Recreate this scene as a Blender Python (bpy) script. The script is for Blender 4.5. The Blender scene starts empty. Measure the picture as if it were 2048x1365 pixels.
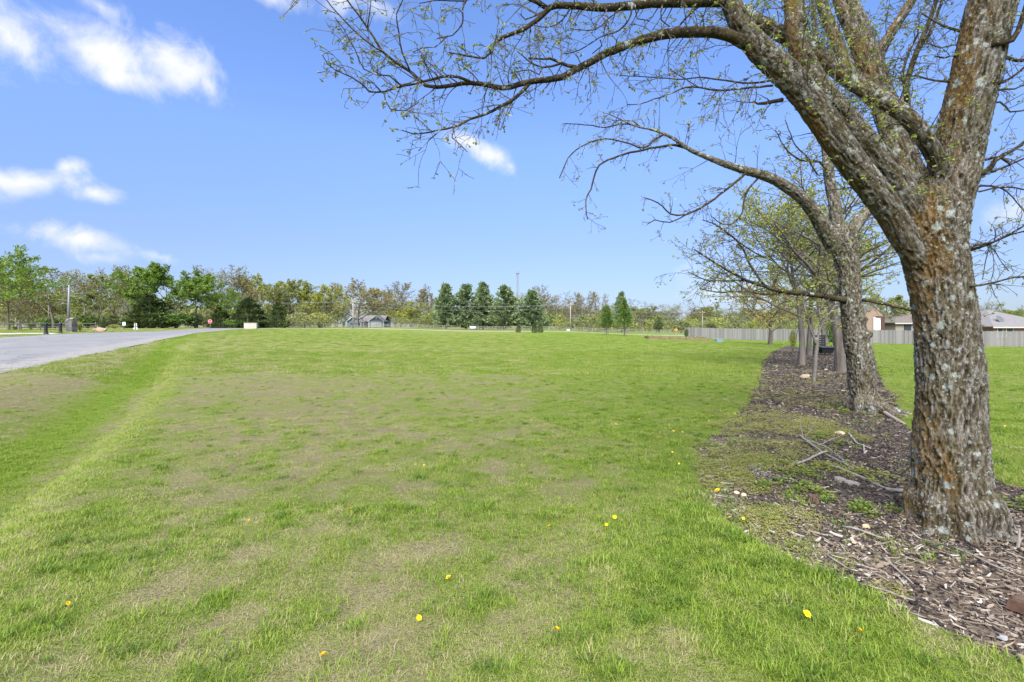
import bpy, bmesh, math, random
import numpy as np
from mathutils import Vector, Matrix

random.seed(7); NR = np.random.default_rng(11)
SC = bpy.context.scene
COL = SC.collection
R = math.radians

# ------------------------------------------------------------------ camera
F = 967.0; CX = 1024.0; HY = 652.0; CZ = 1.70       # focal length in photo pixels, horizon row, eye height
cam = bpy.data.cameras.new('camera')
cam.sensor_width = 36.0; cam.sensor_fit = 'HORIZONTAL'
cam.lens = 36.0 * F / 2048.0
cam.shift_y = -(682.5 - HY) / 2048.0
cam.clip_start = 0.05; cam.clip_end = 6000
cam_o = bpy.data.objects.new('camera', cam); COL.objects.link(cam_o)
cam_o.location = (0, 0, CZ); cam_o.rotation_euler = (R(90), 0, 0)
SC.camera = cam_o

# ------------------------------------------------------------------ sky, sun, exposure
SUN_EL = 50.0; SUN_AZ = 192.0          # azimuth clockwise from +Y: the sun stands behind the camera, veiled
SKY_STRENGTH = 0.063; SUN_STRENGTH = 2.95; SUN_ANGLE = 55.0; EXPOSURE = 2.0
world = bpy.data.worlds.new('World'); SC.world = world; world.use_nodes = True
def build_world():
    nt = world.node_tree; nt.nodes.clear()
    N = nt.nodes.new; L = nt.links.new
    out = N('ShaderNodeOutputWorld'); bg = N('ShaderNodeBackground')
    sky = N('ShaderNodeTexSky'); sky.sky_type = 'NISHITA'; sky.sun_disc = False
    sky.sun_elevation = R(SUN_EL); sky.sun_rotation = R(SUN_AZ)
    sky.altitude = 300; sky.air_density = 1.0; sky.dust_density = 0.35; sky.ozone_density = 2.2
    tint = N('ShaderNodeMix'); tint.data_type = 'RGBA'; tint.blend_type = 'MULTIPLY'; tint.inputs[0].default_value = 1.0
    L(sky.outputs[0], tint.inputs[6]); tint.inputs[7].default_value = (0.90, 1.0, 1.32, 1)
    sx = N('ShaderNodeSeparateXYZ'); tc0 = N('ShaderNodeTexCoord'); L(tc0.outputs['Generated'], sx.inputs[0])
    rp = N('ShaderNodeValToRGB'); L(sx.outputs['Z'], rp.inputs[0])           # spring air: a paler, more even blue than the bare model gives at the horizon
    st_ = [(0.0, (.30,.32,.38)), (.07, (.43,.41,.42)), (.16, (.60,.54,.55)), (.34, (.90,.86,.84)), (.60, (.95,.98,.95))]
    while len(rp.color_ramp.elements) < len(st_): rp.color_ramp.elements.new(.5)
    for i, (p, c) in enumerate(st_): rp.color_ramp.elements[i].position = p; rp.color_ramp.elements[i].color = (*c, 1)
    t2 = N('ShaderNodeMix'); t2.data_type = 'RGBA'; t2.blend_type = 'MULTIPLY'; t2.inputs[0].default_value = 1.0
    L(tint.outputs[2], t2.inputs[6]); L(rp.outputs[0], t2.inputs[7]); tint = t2
    # clouds: a noisy field of soft ellipsoids spread over the whole dome, by world direction
    tc = N('ShaderNodeTexCoord')
    nz = N('ShaderNodeTexNoise'); nz.inputs['Scale'].default_value = 13.0; nz.inputs['Detail'].default_value = 12.0
    nz.inputs['Roughness'].default_value = 0.62; nz.inputs['Distortion'].default_value = 0.35
    L(tc.outputs['Generated'], nz.inputs['Vector'])
    nz2 = N('ShaderNodeTexNoise'); nz2.inputs['Scale'].default_value = 5.0; nz2.inputs['Detail'].default_value = 3.0
    L(tc.outputs['Generated'], nz2.inputs['Vector'])
    wob = N('ShaderNodeVectorMath'); wob.operation = 'MULTIPLY_ADD'
    L(nz2.outputs['Color'], wob.inputs[0]); wob.inputs[1].default_value = (0.05,)*3; wob.inputs[2].default_value = (-0.025,)*3
    dv = N('ShaderNodeVectorMath'); dv.operation = 'ADD'; L(tc.outputs['Generated'], dv.inputs[0]); L(wob.outputs[0], dv.inputs[1])
    # (px, py, half width, half height, tilt degrees, strength)
    cl = [(20,70,105,95,0,1),(200,92,170,62,0,1.05),(345,120,105,62,25,1.05),(418,172,52,30,50,.8),(255,145,100,32,0,.85),
          (45,366,120,44,-4,1.1),(135,345,34,24,-30,.85),(190,398,48,24,-10,.95),(170,488,98,40,6,1.1),(200,520,60,22,0,.8),(330,512,46,14,4,.6),
          (935,282,66,20,12,.75),(985,308,70,26,28,.85),(1020,332,30,18,50,.6),(700,8,110,40,0,.62),(545,-8,110,24,0,.62),(230,8,60,18,0,.4),
          (1425,578,80,46,6,.62),(1480,592,70,22,0,.5),(2040,440,54,34,0,.55)]
    blobs = []
    for px, py, rw, rh, tilt, st in cl:
        d = Vector(((px-CX)/F, 1.0, -(py-HY)/F)); k = d.length; d.normalize()
        blobs.append((d, rw/F/k, rh/F/k, tilt, st))
    rg = random.Random(5)
    for i in range(15):                                  # the same kind of scattered cloud over the rest of the dome
        az = R(75 + i*210/15 + rg.uniform(-6,6)); el = R(rg.uniform(7,62))
        d = Vector((math.sin(az)*math.cos(el), math.cos(az)*math.cos(el), math.sin(el)))
        w_ = rg.uniform(.09,.2); blobs.append((d, w_, w_*rg.uniform(.3,.45), rg.uniform(-15,15), rg.uniform(.7,1.05)))
    cur = None
    for d, rw, rh, tilt, st in blobs:
        right = d.cross(Vector((0,0,1))); right.normalize(); up = right.cross(d)
        t = R(-tilt); a = right*math.cos(t) + up*math.sin(t); b = up*math.cos(t) - right*math.sin(t)
        sub = N('ShaderNodeVectorMath'); sub.operation = 'SUBTRACT'; L(dv.outputs[0], sub.inputs[0]); sub.inputs[1].default_value = d
        comb = N('ShaderNodeCombineXYZ')
        for k, (ax, sc) in enumerate(((a, rw), (b, rh), (d, max(rw, rh)*1.6))):
            dt = N('ShaderNodeVectorMath'); dt.operation = 'DOT_PRODUCT'; L(sub.outputs[0], dt.inputs[0]); dt.inputs[1].default_value = ax/sc
            L(dt.outputs['Value'], comb.inputs[k])
        ln = N('ShaderNodeVectorMath'); ln.operation = 'LENGTH'; L(comb.outputs[0], ln.inputs[0])
        m = N('ShaderNodeMath'); m.operation = 'MULTIPLY_ADD'; L(ln.outputs['Value'], m.inputs[0]); m.inputs[1].default_value = -st; m.inputs[2].default_value = st
        if cur is None: cur = m
        else:
            mx = N('ShaderNodeMath'); mx.operation = 'SMOOTH_MAX'; mx.inputs[2].default_value = 0.12
            L(cur.outputs[0], mx.inputs[0]); L(m.outputs[0], mx.inputs[1]); cur = mx
    nm = N('ShaderNodeMath'); nm.operation = 'MULTIPLY_ADD'; L(nz.outputs['Fac'], nm.inputs[0]); nm.inputs[1].default_value = 2.5; nm.inputs[2].default_value = -1.22
    ad = N('ShaderNodeMath'); ad.operation = 'ADD'; L(cur.outputs[0], ad.inputs[0]); L(nm.outputs[0], ad.inputs[1])
    mr = N('ShaderNodeMapRange'); mr.interpolation_type = 'SMOOTHSTEP'
    mr.inputs['From Min'].default_value = -0.05; mr.inputs['From Max'].default_value = 1.2
    L(ad.outputs[0], mr.inputs['Value'])
    cm = N('ShaderNodeMix'); cm.data_type = 'RGBA'
    L(mr.outputs[0], cm.inputs[0]); L(tint.outputs[2], cm.inputs[6])
    cm.inputs[7].default_value = (CLOUD*0.97, CLOUD*0.985, CLOUD, 1)
    L(cm.outputs[2], bg.inputs['Color']); bg.inputs['Strength'].default_value = SKY_STRENGTH
    L(bg.outputs[0], out.inputs[0])
CLOUD = 4.25
build_world()
sun = bpy.data.lights.new('sun', 'SUN'); sun.energy = SUN_STRENGTH; sun.angle = R(SUN_ANGLE); sun.color = (1.0, 0.955, 0.88)
sun_o = bpy.data.objects.new('sun', sun); COL.objects.link(sun_o)
_az, _el = R(SUN_AZ), R(SUN_EL)
_sd = Vector((math.sin(_az)*math.cos(_el), math.cos(_az)*math.cos(_el), math.sin(_el)))
sun_o.rotation_euler = _sd.to_track_quat('Z', 'Y').to_euler(); sun_o.location = _sd*60
SC.view_settings.view_transform = 'Standard'; SC.view_settings.look = 'None'
SC.view_settings.exposure = EXPOSURE; SC.view_settings.gamma = 1.0; SC.view_settings.use_curve_mapping = False
SC.cycles.max_bounces = 4; SC.cycles.diffuse_bounces = 3; SC.cycles.transmission_bounces = 2; SC.cycles.transparent_max_bounces = 4; SC.cycles.use_denoising = True

# ------------------------------------------------------------------ small maths
def S(a, b, x):
    t = np.clip((np.asarray(x, float)-a)/(b-a), 0, 1); return t*t*(3-2*t)
_P = np.random.default_rng(3).permutation(256); _P = np.concatenate([_P, _P, _P])
_G = np.random.default_rng(4).normal(size=(256,3)); _G /= np.linalg.norm(_G, axis=1)[:,None]
def noise3(p):
    p = np.asarray(p, float); i = np.floor(p).astype(int); f = p-i; i &= 255
    u = f*f*f*(f*(f*6-15)+10)
    out = 0
    for dx in (0,1):
        for dy in (0,1):
            for dz in (0,1):
                h = _P[_P[_P[i[:,0]+dx]+i[:,1]+dy]+i[:,2]+dz] & 255
                g = _G[h]
                dot = g[:,0]*(f[:,0]-dx)+g[:,1]*(f[:,1]-dy)+g[:,2]*(f[:,2]-dz)
                w = (u[:,0] if dx else 1-u[:,0])*(u[:,1] if dy else 1-u[:,1])*(u[:,2] if dz else 1-u[:,2])
                out = out + w*dot
    return out*1.5
def fbm(p, o=4, g=0.5):
    p = np.asarray(p, float); a = 1; s = 0
    for k in range(o):
        s = s + a*noise3(p+k*17.3); p = p*2.03; a *= g
    return s
def n2(x, y, sc, o=3, seed=0):
    x = np.atleast_1d(np.asarray(x, float)); y = np.atleast_1d(np.asarray(y, float))
    return fbm(np.stack([x*sc, y*sc, np.full(x.shape, seed*7.31+.5)], -1), o)
def W(px, py, d):                      # photo pixel + true distance -> world point
    return ((px-CX)/F*d, d, CZ-(py-HY)/F*d)
def poly_sdf(x, y, poly):              # signed distance, negative inside
    x = np.asarray(x, float); y = np.asarray(y, float)
    d2 = np.full(x.shape, 1e12); ins = np.zeros(x.shape, bool)
    n = len(poly)
    for k in range(n):
        ax, ay = poly[k]; bx, by = poly[(k+1) % n]
        ex, ey = bx-ax, by-ay; wx, wy = x-ax, y-ay
        t = np.clip((wx*ex+wy*ey)/(ex*ex+ey*ey+1e-12), 0, 1)
        d2 = np.minimum(d2, (wx-ex*t)**2+(wy-ey*t)**2)
        c = ((ay <= y) & (by > y)) | ((by <= y) & (ay > y))
        xi = ax + (y-ay)/(by-ay+1e-12)*ex
        ins ^= c & (x < xi)
    d = np.sqrt(d2); return np.where(ins, -d, d)
def line_dist(x, y, pts):              # distance to a polyline, + on its right-hand side
    best = np.full(np.shape(x), 1e12); sg = np.zeros(np.shape(x))
    for (ax, ay), (bx, by) in zip(pts[:-1], pts[1:]):
        ex, ey = bx-ax, by-ay; wx, wy = x-ax, y-ay
        t = np.clip((wx*ex+wy*ey)/(ex*ex+ey*ey), 0, 1)
        d2 = (wx-ex*t)**2+(wy-ey*t)**2
        s = -(ex*wy-ey*wx)
        m = d2 < best; best = np.where(m, d2, best); sg = np.where(m, np.sign(s), sg)
    return np.sqrt(best)*sg

# ------------------------------------------------------------------ terrain
def base_h(x, y):
    x = np.asarray(x, float); y = np.asarray(y, float)
    r = S(8, 38, x); l = S(5, 40, -x)
    return 0.40*S(12, 85, y)*(1-r) + 0.70*l*S(4, 45, y) - 0.58*r*S(4, 45, y) - 0.2*S(35, 62, x)
def unproject(px, py, hf=base_h, off=0.0):
    dx, dz = (px-CX)/F, -(py-HY)/F
    d = np.geomspace(0.8, 500, 6000)
    z = CZ+dz*d; g = hf(dx*d, d)+off
    k = np.argmax(z < g)
    if z[k] >= g[k]: k = len(d)-1
    return (float(dx*d[k]), float(d[k]))
SWALE = [unproject(a, b, off=-.25) for a, b in [(-420,1290),(-200,1120),(10,975),(61,947),(113,910),(164,869),(219,834),(253,800),(294,766),(328,729),(362,694),(390,675)]]
ROAD_N = [unproject(a, b) for a, b in [(-700,905),(-350,826),(0,750),(80,732),(150,717),(230,700),(300,685),(350,675.5),(392,668.5)]]
ROAD_F = [unproject(a, b) for a, b in [(-700,706),(-350,691),(0,676),(60,672.5),(100,670),(160,667.2),(210,665.6),(260,664.4),(300,663.7)]]
ROAD_N = ROAD_N[:-1] + [(-35.0, 54.0), (-38.0, 62.0), (-46.0, 80.0), (-52.0, 98.0), (-50.0, 112.5)]      # flares into the cross street
ROAD_F += [(-49.5, 73.0), (-59.0, 92.0), (-72.0, 112.5)]
ROAD = ROAD_N + ROAD_F[::-1]
DRIVE = [unproject(a, b) for a, b in [(-260,673.5),(0,669.6),(70,668.6),(104,669.4),(122,668.2),(100,666.6),(0,667.0),(-260,668.5)]]
BED = [unproject(a, b) for a, b in [(1575,690),(1545,702),(1522,722),(1512,765),(1490,805),(1436,850),(1380,900),(1376,945),(1398,1000),(1450,1052),(1530,1108),(1640,1152),(1750,1203),(1850,1252),(1960,1300),(2110,1375),
       (2700,1375),(2700,1150),(2300,1050),(2060,975),(1985,945),(1880,890),(1815,842),(1795,790),(1768,760),(1758,730),(1742,706),(1716,694),(1660,688)]]
def swale_h(x, y):
    s = line_dist(x, y, SWALE)
    return -0.48*np.where(s > 0, 1-S(0.05, 1.05, s), 1-S(0.35, 3.4, -s))*(1-S(20, 40, y))
def ground_h(x, y):
    x = np.asarray(x, float); y = np.asarray(y, float)
    z = base_h(x, y) + swale_h(x, y)
    sh = np.shape(x)
    z = z + (0.035*n2(np.ravel(x), np.ravel(y), .35, 2, 1) + 0.012*n2(np.ravel(x), np.ravel(y), 2.2, 2, 2)).reshape(sh)
    return z
def ground_mesh_h(x, y):
    z = ground_h(x, y)
    z = z - 0.10*S(0.05, 0.5, -poly_sdf(x, y, ROAD)) - 0.08*S(0.02, 0.3, -poly_sdf(x, y, BED)) - 0.08*S(0.05, .4, -poly_sdf(x, y, DRIVE))
    z = z - 0.10*((np.asarray(y) > 112.3) & (np.asarray(y) < 117.7) & (np.asarray(x) > -95))
    return z
def road_h(x, y): return base_h(x, y)+swale_h(x, y)+0.01
def gh(x, y): return float(ground_h(np.array([x]), np.array([y]))[0])

def lushness(x, y):                    # 0 dry .. 1 lush, by where the lawn really is watered / worn
    s = line_dist(x, y, SWALE)
    sw = np.exp(-np.where(s > -.6, (s+.6)/.5, (s+.6)/.75)**2)
    rr = S(-0.6, 1.9, x - 0.02*y)
    lf = n2(x, y, .16, 3, 5); mf = n2(x*.9+y*.45, y-.4*x, .7, 3, 6); hf = n2(x, y, 1.9, 3, 7)
    v = 0.40 + 0.36*rr + 0.06*lf + 0.16*mf + .34*hf + 0.26*S(18, 60, y)
    v = v - .30*S(-1.3, -2.2, s) + .10*np.exp(-((s-.75)/.5)**2)
    v = v - 0.16*np.exp(-((s-3.4)/2.0)**2)*S(3, 8, y)
    v = np.maximum(v, sw*1.05)
    return np.clip(v, 0, 1)

# ------------------------------------------------------------------ materials
MATS = {}
def mat(name, build):
    if name in MATS: return MATS[name]
    m = bpy.data.materials.new(name); m.use_nodes = True; nt = m.node_tree; nt.nodes.clear()
    out = nt.nodes.new('ShaderNodeOutputMaterial'); b = nt.nodes.new('ShaderNodeBsdfPrincipled'); nt.links.new(b.outputs[0], out.inputs[0])
    b.inputs['Roughness'].default_value = 0.85; b.inputs['Specular IOR Level'].default_value = 0.25
    build(nt, b, out); MATS[name] = m; return m
def nn(nt, t, **kw):
    n = nt.nodes.new(t)
    for k, v in kw.items():
        if k in n.inputs: n.inputs[k].default_value = v
        else: setattr(n, k, v)
    return n
def noise(nt, scale, detail=5, rough=.55, vec=None, dist=0):
    n = nn(nt, 'ShaderNodeTexNoise'); n.inputs['Scale'].default_value = scale; n.inputs['Detail'].default_value = detail
    n.inputs['Roughness'].default_value = rough; n.inputs['Distortion'].default_value = dist
    if vec is not None: nt.links.new(vec, n.inputs['Vector'])
    return n.outputs['Fac']
def ramp(nt, fac, stops):
    r = nt.nodes.new('ShaderNodeValToRGB'); e = r.color_ramp.elements
    while len(e) < len(stops): e.new(0.5)
    for i, (p, c) in enumerate(stops):
        e[i].position = p; e[i].color = (*c, 1) if len(c) == 3 else c
    nt.links.new(fac, r.inputs[0]); return r.outputs[0]
def mix(nt, fac, a, b, mode='MIX'):
    m = nt.nodes.new('ShaderNodeMix'); m.data_type = 'RGBA'; m.blend_type = mode
    for sock, v in ((0, fac), (6, a), (7, b)):
        if hasattr(v, 'is_linked') or hasattr(v, 'links'): nt.links.new(v, m.inputs[sock])
        elif sock == 0: m.inputs[0].default_value = v
        else: m.inputs[sock].default_value = (*v, 1) if len(v) == 3 else v
    return m.outputs[2]
def mth(nt, op, a, b=None, c=None, clamp=False):
    m = nt.nodes.new('ShaderNodeMath'); m.operation = op; m.use_clamp = clamp
    for i, v in enumerate((a, b, c)):
        if v is None: continue
        if hasattr(v, 'links'): nt.links.new(v, m.inputs[i])
        else: m.inputs[i].default_value = v
    return m.outputs[0]
def attr(nt, name, typ='GEOMETRY'):
    a = nt.nodes.new('ShaderNodeAttribute'); a.attribute_name = name; a.attribute_type = typ; return a
def objco(nt): return nt.nodes.new('ShaderNodeTexCoord').outputs['Object']
def mapping(nt, vec, scale):
    m = nt.nodes.new('ShaderNodeMapping'); m.inputs['Scale'].default_value = scale; nt.links.new(vec, m.inputs['Vector']); return m.outputs[0]
def bump(nt, b, h, strength=.5, dist=.02):
    n = nt.nodes.new('ShaderNodeBump'); n.inputs['Strength'].default_value = strength; n.inputs['Distance'].default_value = dist
    nt.links.new(h, n.inputs['Height']); nt.links.new(n.outputs[0], b.inputs['Normal'])
def flat(name, c, rough=.7, vary=.12, scale=6, metal=0, rnd=0.0):
    def f(nt, b, out):
        v = noise(nt, scale, 4, .6, objco(nt))
        lo = tuple(x*(1-vary) for x in c); hi = tuple(min(1, x*(1+vary)) for x in c)
        col = ramp(nt, v, [(.3, lo), (.7, hi)])
        if rnd:
            oi = nt.nodes.new('ShaderNodeObjectInfo')
            hsv = nt.nodes.new('ShaderNodeHueSaturation'); nt.links.new(col, hsv.inputs['Color'])
            nt.links.new(mth(nt, 'MULTIPLY_ADD', oi.outputs['Random'], rnd*2, 1-rnd), hsv.inputs['Value'])
            col = hsv.outputs[0]
        nt.links.new(col, b.inputs['Base Color']); b.inputs['Roughness'].default_value = rough; b.inputs['Metallic'].default_value = metal
    return mat(name, f)
def leafmat(name, stops, trans=.35, instancer=None, rough=.6):
    """thin leaf: diffuse + translucent; colour varies by leaf (attribute 'tint') and by plant"""
    def f(nt, b, out):
        if instancer: fac = attr(nt, instancer, 'INSTANCER').outputs['Fac']
        else:
            oi = nt.nodes.new('ShaderNodeObjectInfo')
            fac = mth(nt, 'ADD', mth(nt, 'MULTIPLY', attr(nt, 'tint').outputs['Fac'], .75), mth(nt, 'MULTIPLY', oi.outputs['Random'], .25))
        if instancer: fac = mth(nt, 'ADD', fac, mth(nt, 'MULTIPLY_ADD', attr(nt, 'tint2').outputs['Fac'], .34, -.17), clamp=True)
        col = ramp(nt, fac, stops)
        nt.links.new(col, b.inputs['Base Color']); b.inputs['Roughness'].default_value = rough
        tr = nt.nodes.new('ShaderNodeBsdfTranslucent'); nt.links.new(col, tr.inputs['Color'])
        mx = nt.nodes.new('ShaderNodeMixShader'); mx.inputs[0].default_value = trans
        nt.links.new(b.outputs[0], mx.inputs[1]); nt.links.new(tr.outputs[0], mx.inputs[2]); nt.links.new(mx.outputs[0], out.inputs[0])
    return mat(name, f)

# ------------------------------------------------------------------ mesh collector
class MB:
    def __init__(s): s.v = []; s.f = []; s.m = []; s.t = []; s.n = 0
    def add(s, vs, fs, mi=0, t=0.5):
        n = s.n; s.v.extend(vs); s.n += len(vs)
        for q in fs: s.f.append(tuple(i+n for i in q)); s.m.append(mi); s.t.append(t)
        return s
    def box(s, c, d, mi=0, rz=0, taper=1.0, t=.5):
        x, y, z = d[0]/2, d[1]/2, d[2]/2; cs, sn = math.cos(rz), math.sin(rz); vs = []
        for dz in (-z, z):
            k = taper if dz > 0 else 1
            for dx, dy in ((-x,-y),(x,-y),(x,y),(-x,y)):
                dx *= k; dy *= k
                vs.append((c[0]+dx*cs-dy*sn, c[1]+dx*sn+dy*cs, c[2]+dz))
        return s.add(vs, [(3,2,1,0),(4,5,6,7),(0,1,5,4),(1,2,6,5),(2,3,7,6),(3,0,4,7)], mi, t)
    def tube(s, pts, rad, n=5, mi=0, cap=True, t=.5):
        P = [Vector(p) for p in pts]; vs = []; fs = []
        b = None
        for k, p in enumerate(P):
            d = (P[min(k+1, len(P)-1)]-P[max(k-1, 0)])
            if d.length < 1e-9: d = Vector((0,0,1))
            d.normalize()
            if b is None:
                b = d.cross(Vector((0.31, 0.17, 0.9)))
                if b.length < 1e-3: b = d.cross(Vector((1,0,0)))
            else:
                b = b - d*b.dot(d)
                if b.length < 1e-6: b = d.orthogonal()
            b.normalize(); a = d.cross(b); r = rad[k] if hasattr(rad, '__len__') else rad
            for i in range(n):
                q = 2*math.pi*i/n; vs.append(tuple(p + (a*math.cos(q) + b*math.sin(q))*r))
        for k in range(len(P)-1):
            for i in range(n):
                j = (i+1) % n; fs.append((k*n+i, k*n+j, k*n+n+j, k*n+n+i))
        if cap: fs.append(tuple(range(n))[::-1]); fs.append(tuple(range((len(P)-1)*n, len(P)*n)))
        return s.add(vs, fs, mi, t)
    def lathe(s, c, prof, n=14, mi=0):
        vs = []; fs = []
        for r, z in prof:
            for i in range(n):
                q = 2*math.pi*i/n; vs.append((c[0]+r*math.cos(q), c[1]+r*math.sin(q), c[2]+z))
        for k in range(len(prof)-1):
            for i in range(n):
                j = (i+1) % n; fs.append((k*n+i, k*n+j, k*n+n+j, k*n+n+i))
        fs.append(tuple(range(n))[::-1]); fs.append(tuple(range((len(prof)-1)*n, len(prof)*n)))
        return s.add(vs, fs, mi)
    def prism(s, poly, y0, y1, mi=0):           # polygon in x,z pushed along y
        n = len(poly); vs = [(x, y0, z) for x, z in poly]+[(x, y1, z) for x, z in poly]
        fs = [tuple(range(n)), tuple(range(n, 2*n))[::-1]]+[((i+1) % n, i, n+i, n+(i+1) % n) for i in range(n)]
        return s.add(vs, fs, mi)
    def mesh(s, name, mats, smooth=False, tint=False, tname='tint'):
        me = bpy.data.meshes.new(name); me.from_pydata([tuple(v) for v in s.v], [], s.f)
        for m in mats: me.materials.append(m)
        if len(mats) > 1: me.polygons.foreach_set('material_index', s.m)
        if smooth: me.polygons.foreach_set('use_smooth', [True]*len(s.f))
        if tint:
            a = me.attributes.new(tname, 'FLOAT', 'FACE'); a.data.foreach_set('value', s.t)
        return me
    def build(s, name, mats, parent=None, smooth=False, tint=False):
        if not isinstance(mats, (list, tuple)): mats = [mats]
        return link(name, s.mesh(name, mats, smooth, tint), parent)
def link(name, me, parent=None, loc=None, rz=0, scale=None):
    o = bpy.data.objects.new(name, me); COL.objects.link(o)
    if parent is not None: o.parent = parent
    if loc is not None: o.location = loc
    if rz: o.rotation_euler = (0, 0, rz)
    if scale is not None: o.scale = scale
    return o
def tag(o, label=None, cat=None, group=None, kind=None):
    if label: o['label'] = label
    if cat: o['category'] = cat
    if group: o['group'] = group
    if kind: o['kind'] = kind
    return o
def thing(name, label, cat, loc, rz=0, group=None, scale=None):
    o = link(name, None, None, loc, rz, scale); return tag(o, label, cat, group)

# ================================================================== ground, road, bed
def m_ground(nt, b, out):
    co = objco(nt)
    lush = attr(nt, 'lush').outputs['Fac']; far = attr(nt, 'far').outputs['Fac']
    a = noise(nt, 3.2, 6, .65, co); f = noise(nt, 38, 4, .7, co); g = noise(nt, .55, 4, .6, co)
    v = mth(nt, 'ADD', lush, mth(nt, 'MULTIPLY_ADD', a, .75, -.375))
    v = mth(nt, 'ADD', v, mth(nt, 'MULTIPLY_ADD', g, .25, -.125))
    v = mth(nt, 'ADD', v, mth(nt, 'MULTIPLY_ADD', f, .5, -.25), clamp=True)
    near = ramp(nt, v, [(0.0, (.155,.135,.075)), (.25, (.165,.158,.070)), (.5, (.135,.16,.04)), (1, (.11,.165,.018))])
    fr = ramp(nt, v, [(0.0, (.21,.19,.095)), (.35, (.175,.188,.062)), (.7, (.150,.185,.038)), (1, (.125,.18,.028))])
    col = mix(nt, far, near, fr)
    nt.links.new(col, b.inputs['Base Color']); b.inputs['Roughness'].default_value = .95
    b.inputs['Specular IOR Level'].default_value = .05
    bump(nt, b, mth(nt, 'ADD', f, mth(nt, 'MULTIPLY', a, 1.5)), .9, .05)
M_GROUND = mat('lawn_soil', m_ground)
def build_ground():
    rings = np.concatenate([[0.0], np.geomspace(.6, 140, 150), np.geomspace(150, 3500, 26)])
    th = np.concatenate([np.arange(30, 150, .5), np.arange(150, 390, 3.0)])*math.pi/180
    nT = len(th); cx0, cy0 = 0.0, -1.5
    X = cx0+rings[1:,None]*np.cos(th)[None]; Y = cy0+rings[1:,None]*np.sin(th)[None]
    X = X.ravel(); Y = Y.ravel(); Z = ground_mesh_h(X, Y)
    vs = [(cx0, cy0, gh(cx0, cy0))]+list(zip(X.tolist(), Y.tolist(), Z.tolist())); fs = []
    for i in range(nT): fs.append((0, 1+i, 1+(i+1) % nT))
    for k in range(len(rings)-2):
        o = 1+k*nT
        for i in range(nT):
            j = (i+1) % nT; fs.append((o+i, o+nT+i, o+nT+j, o+j))
    me = bpy.data.meshes.new('ground'); me.from_pydata(vs, [], fs); me.materials.append(M_GROUND)
    me.polygons.foreach_set('use_smooth', [True]*len(fs))
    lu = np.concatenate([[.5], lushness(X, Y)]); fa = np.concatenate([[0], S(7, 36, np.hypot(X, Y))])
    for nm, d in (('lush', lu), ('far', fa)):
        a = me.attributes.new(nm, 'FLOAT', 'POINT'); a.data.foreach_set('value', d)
    tag(link('ground', me), kind='structure')
build_ground()

def loft(name, A, B, hf, m, nu=14, nv=70, lift=0.0, edge=0.0):
    """sheet between two edge lines of the same kind; edges wander a little"""
    def res(P, n):
        P = np.array(P); d = np.r_[0, np.cumsum(np.hypot(*np.diff(P, axis=0).T))]; t = np.linspace(0, d[-1], n)
        return np.stack([np.interp(t, d, P[:,0]), np.interp(t, d, P[:,1])], 1)
    a, b_ = res(A, nv), res(B, nv); u = np.linspace(0, 1, nu)
    wob = edge*n2(np.arange(nv)*.35, np.zeros(nv), .9, 3, 9)
    uu = u[None,:] + wob[:,None]*(1-u)[None,:]
    X = a[:,0:1]*(1-uu)+b_[:,0:1]*uu; Y = a[:,1:2]*(1-uu)+b_[:,1:2]*uu
    Z = hf(X.ravel(), Y.ravel())+lift
    vs = list(zip(X.ravel().tolist(), Y.ravel().tolist(), Z.tolist()))
    fs = [(k*nu+i, k*nu+i+1, k*nu+nu+i+1, k*nu+nu+i) for k in range(nv-1) for i in range(nu-1)]
    me = bpy.data.meshes.new(name); me.from_pydata(vs, [], fs); me.materials.append(m)
    me.polygons.foreach_set('use_smooth', [True]*len(fs))
    e = np.repeat(u[None,:], nv, 0).ravel(); at = me.attributes.new('across', 'FLOAT', 'POINT'); at.data.foreach_set('value', e)
    return link(name, me)
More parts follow.
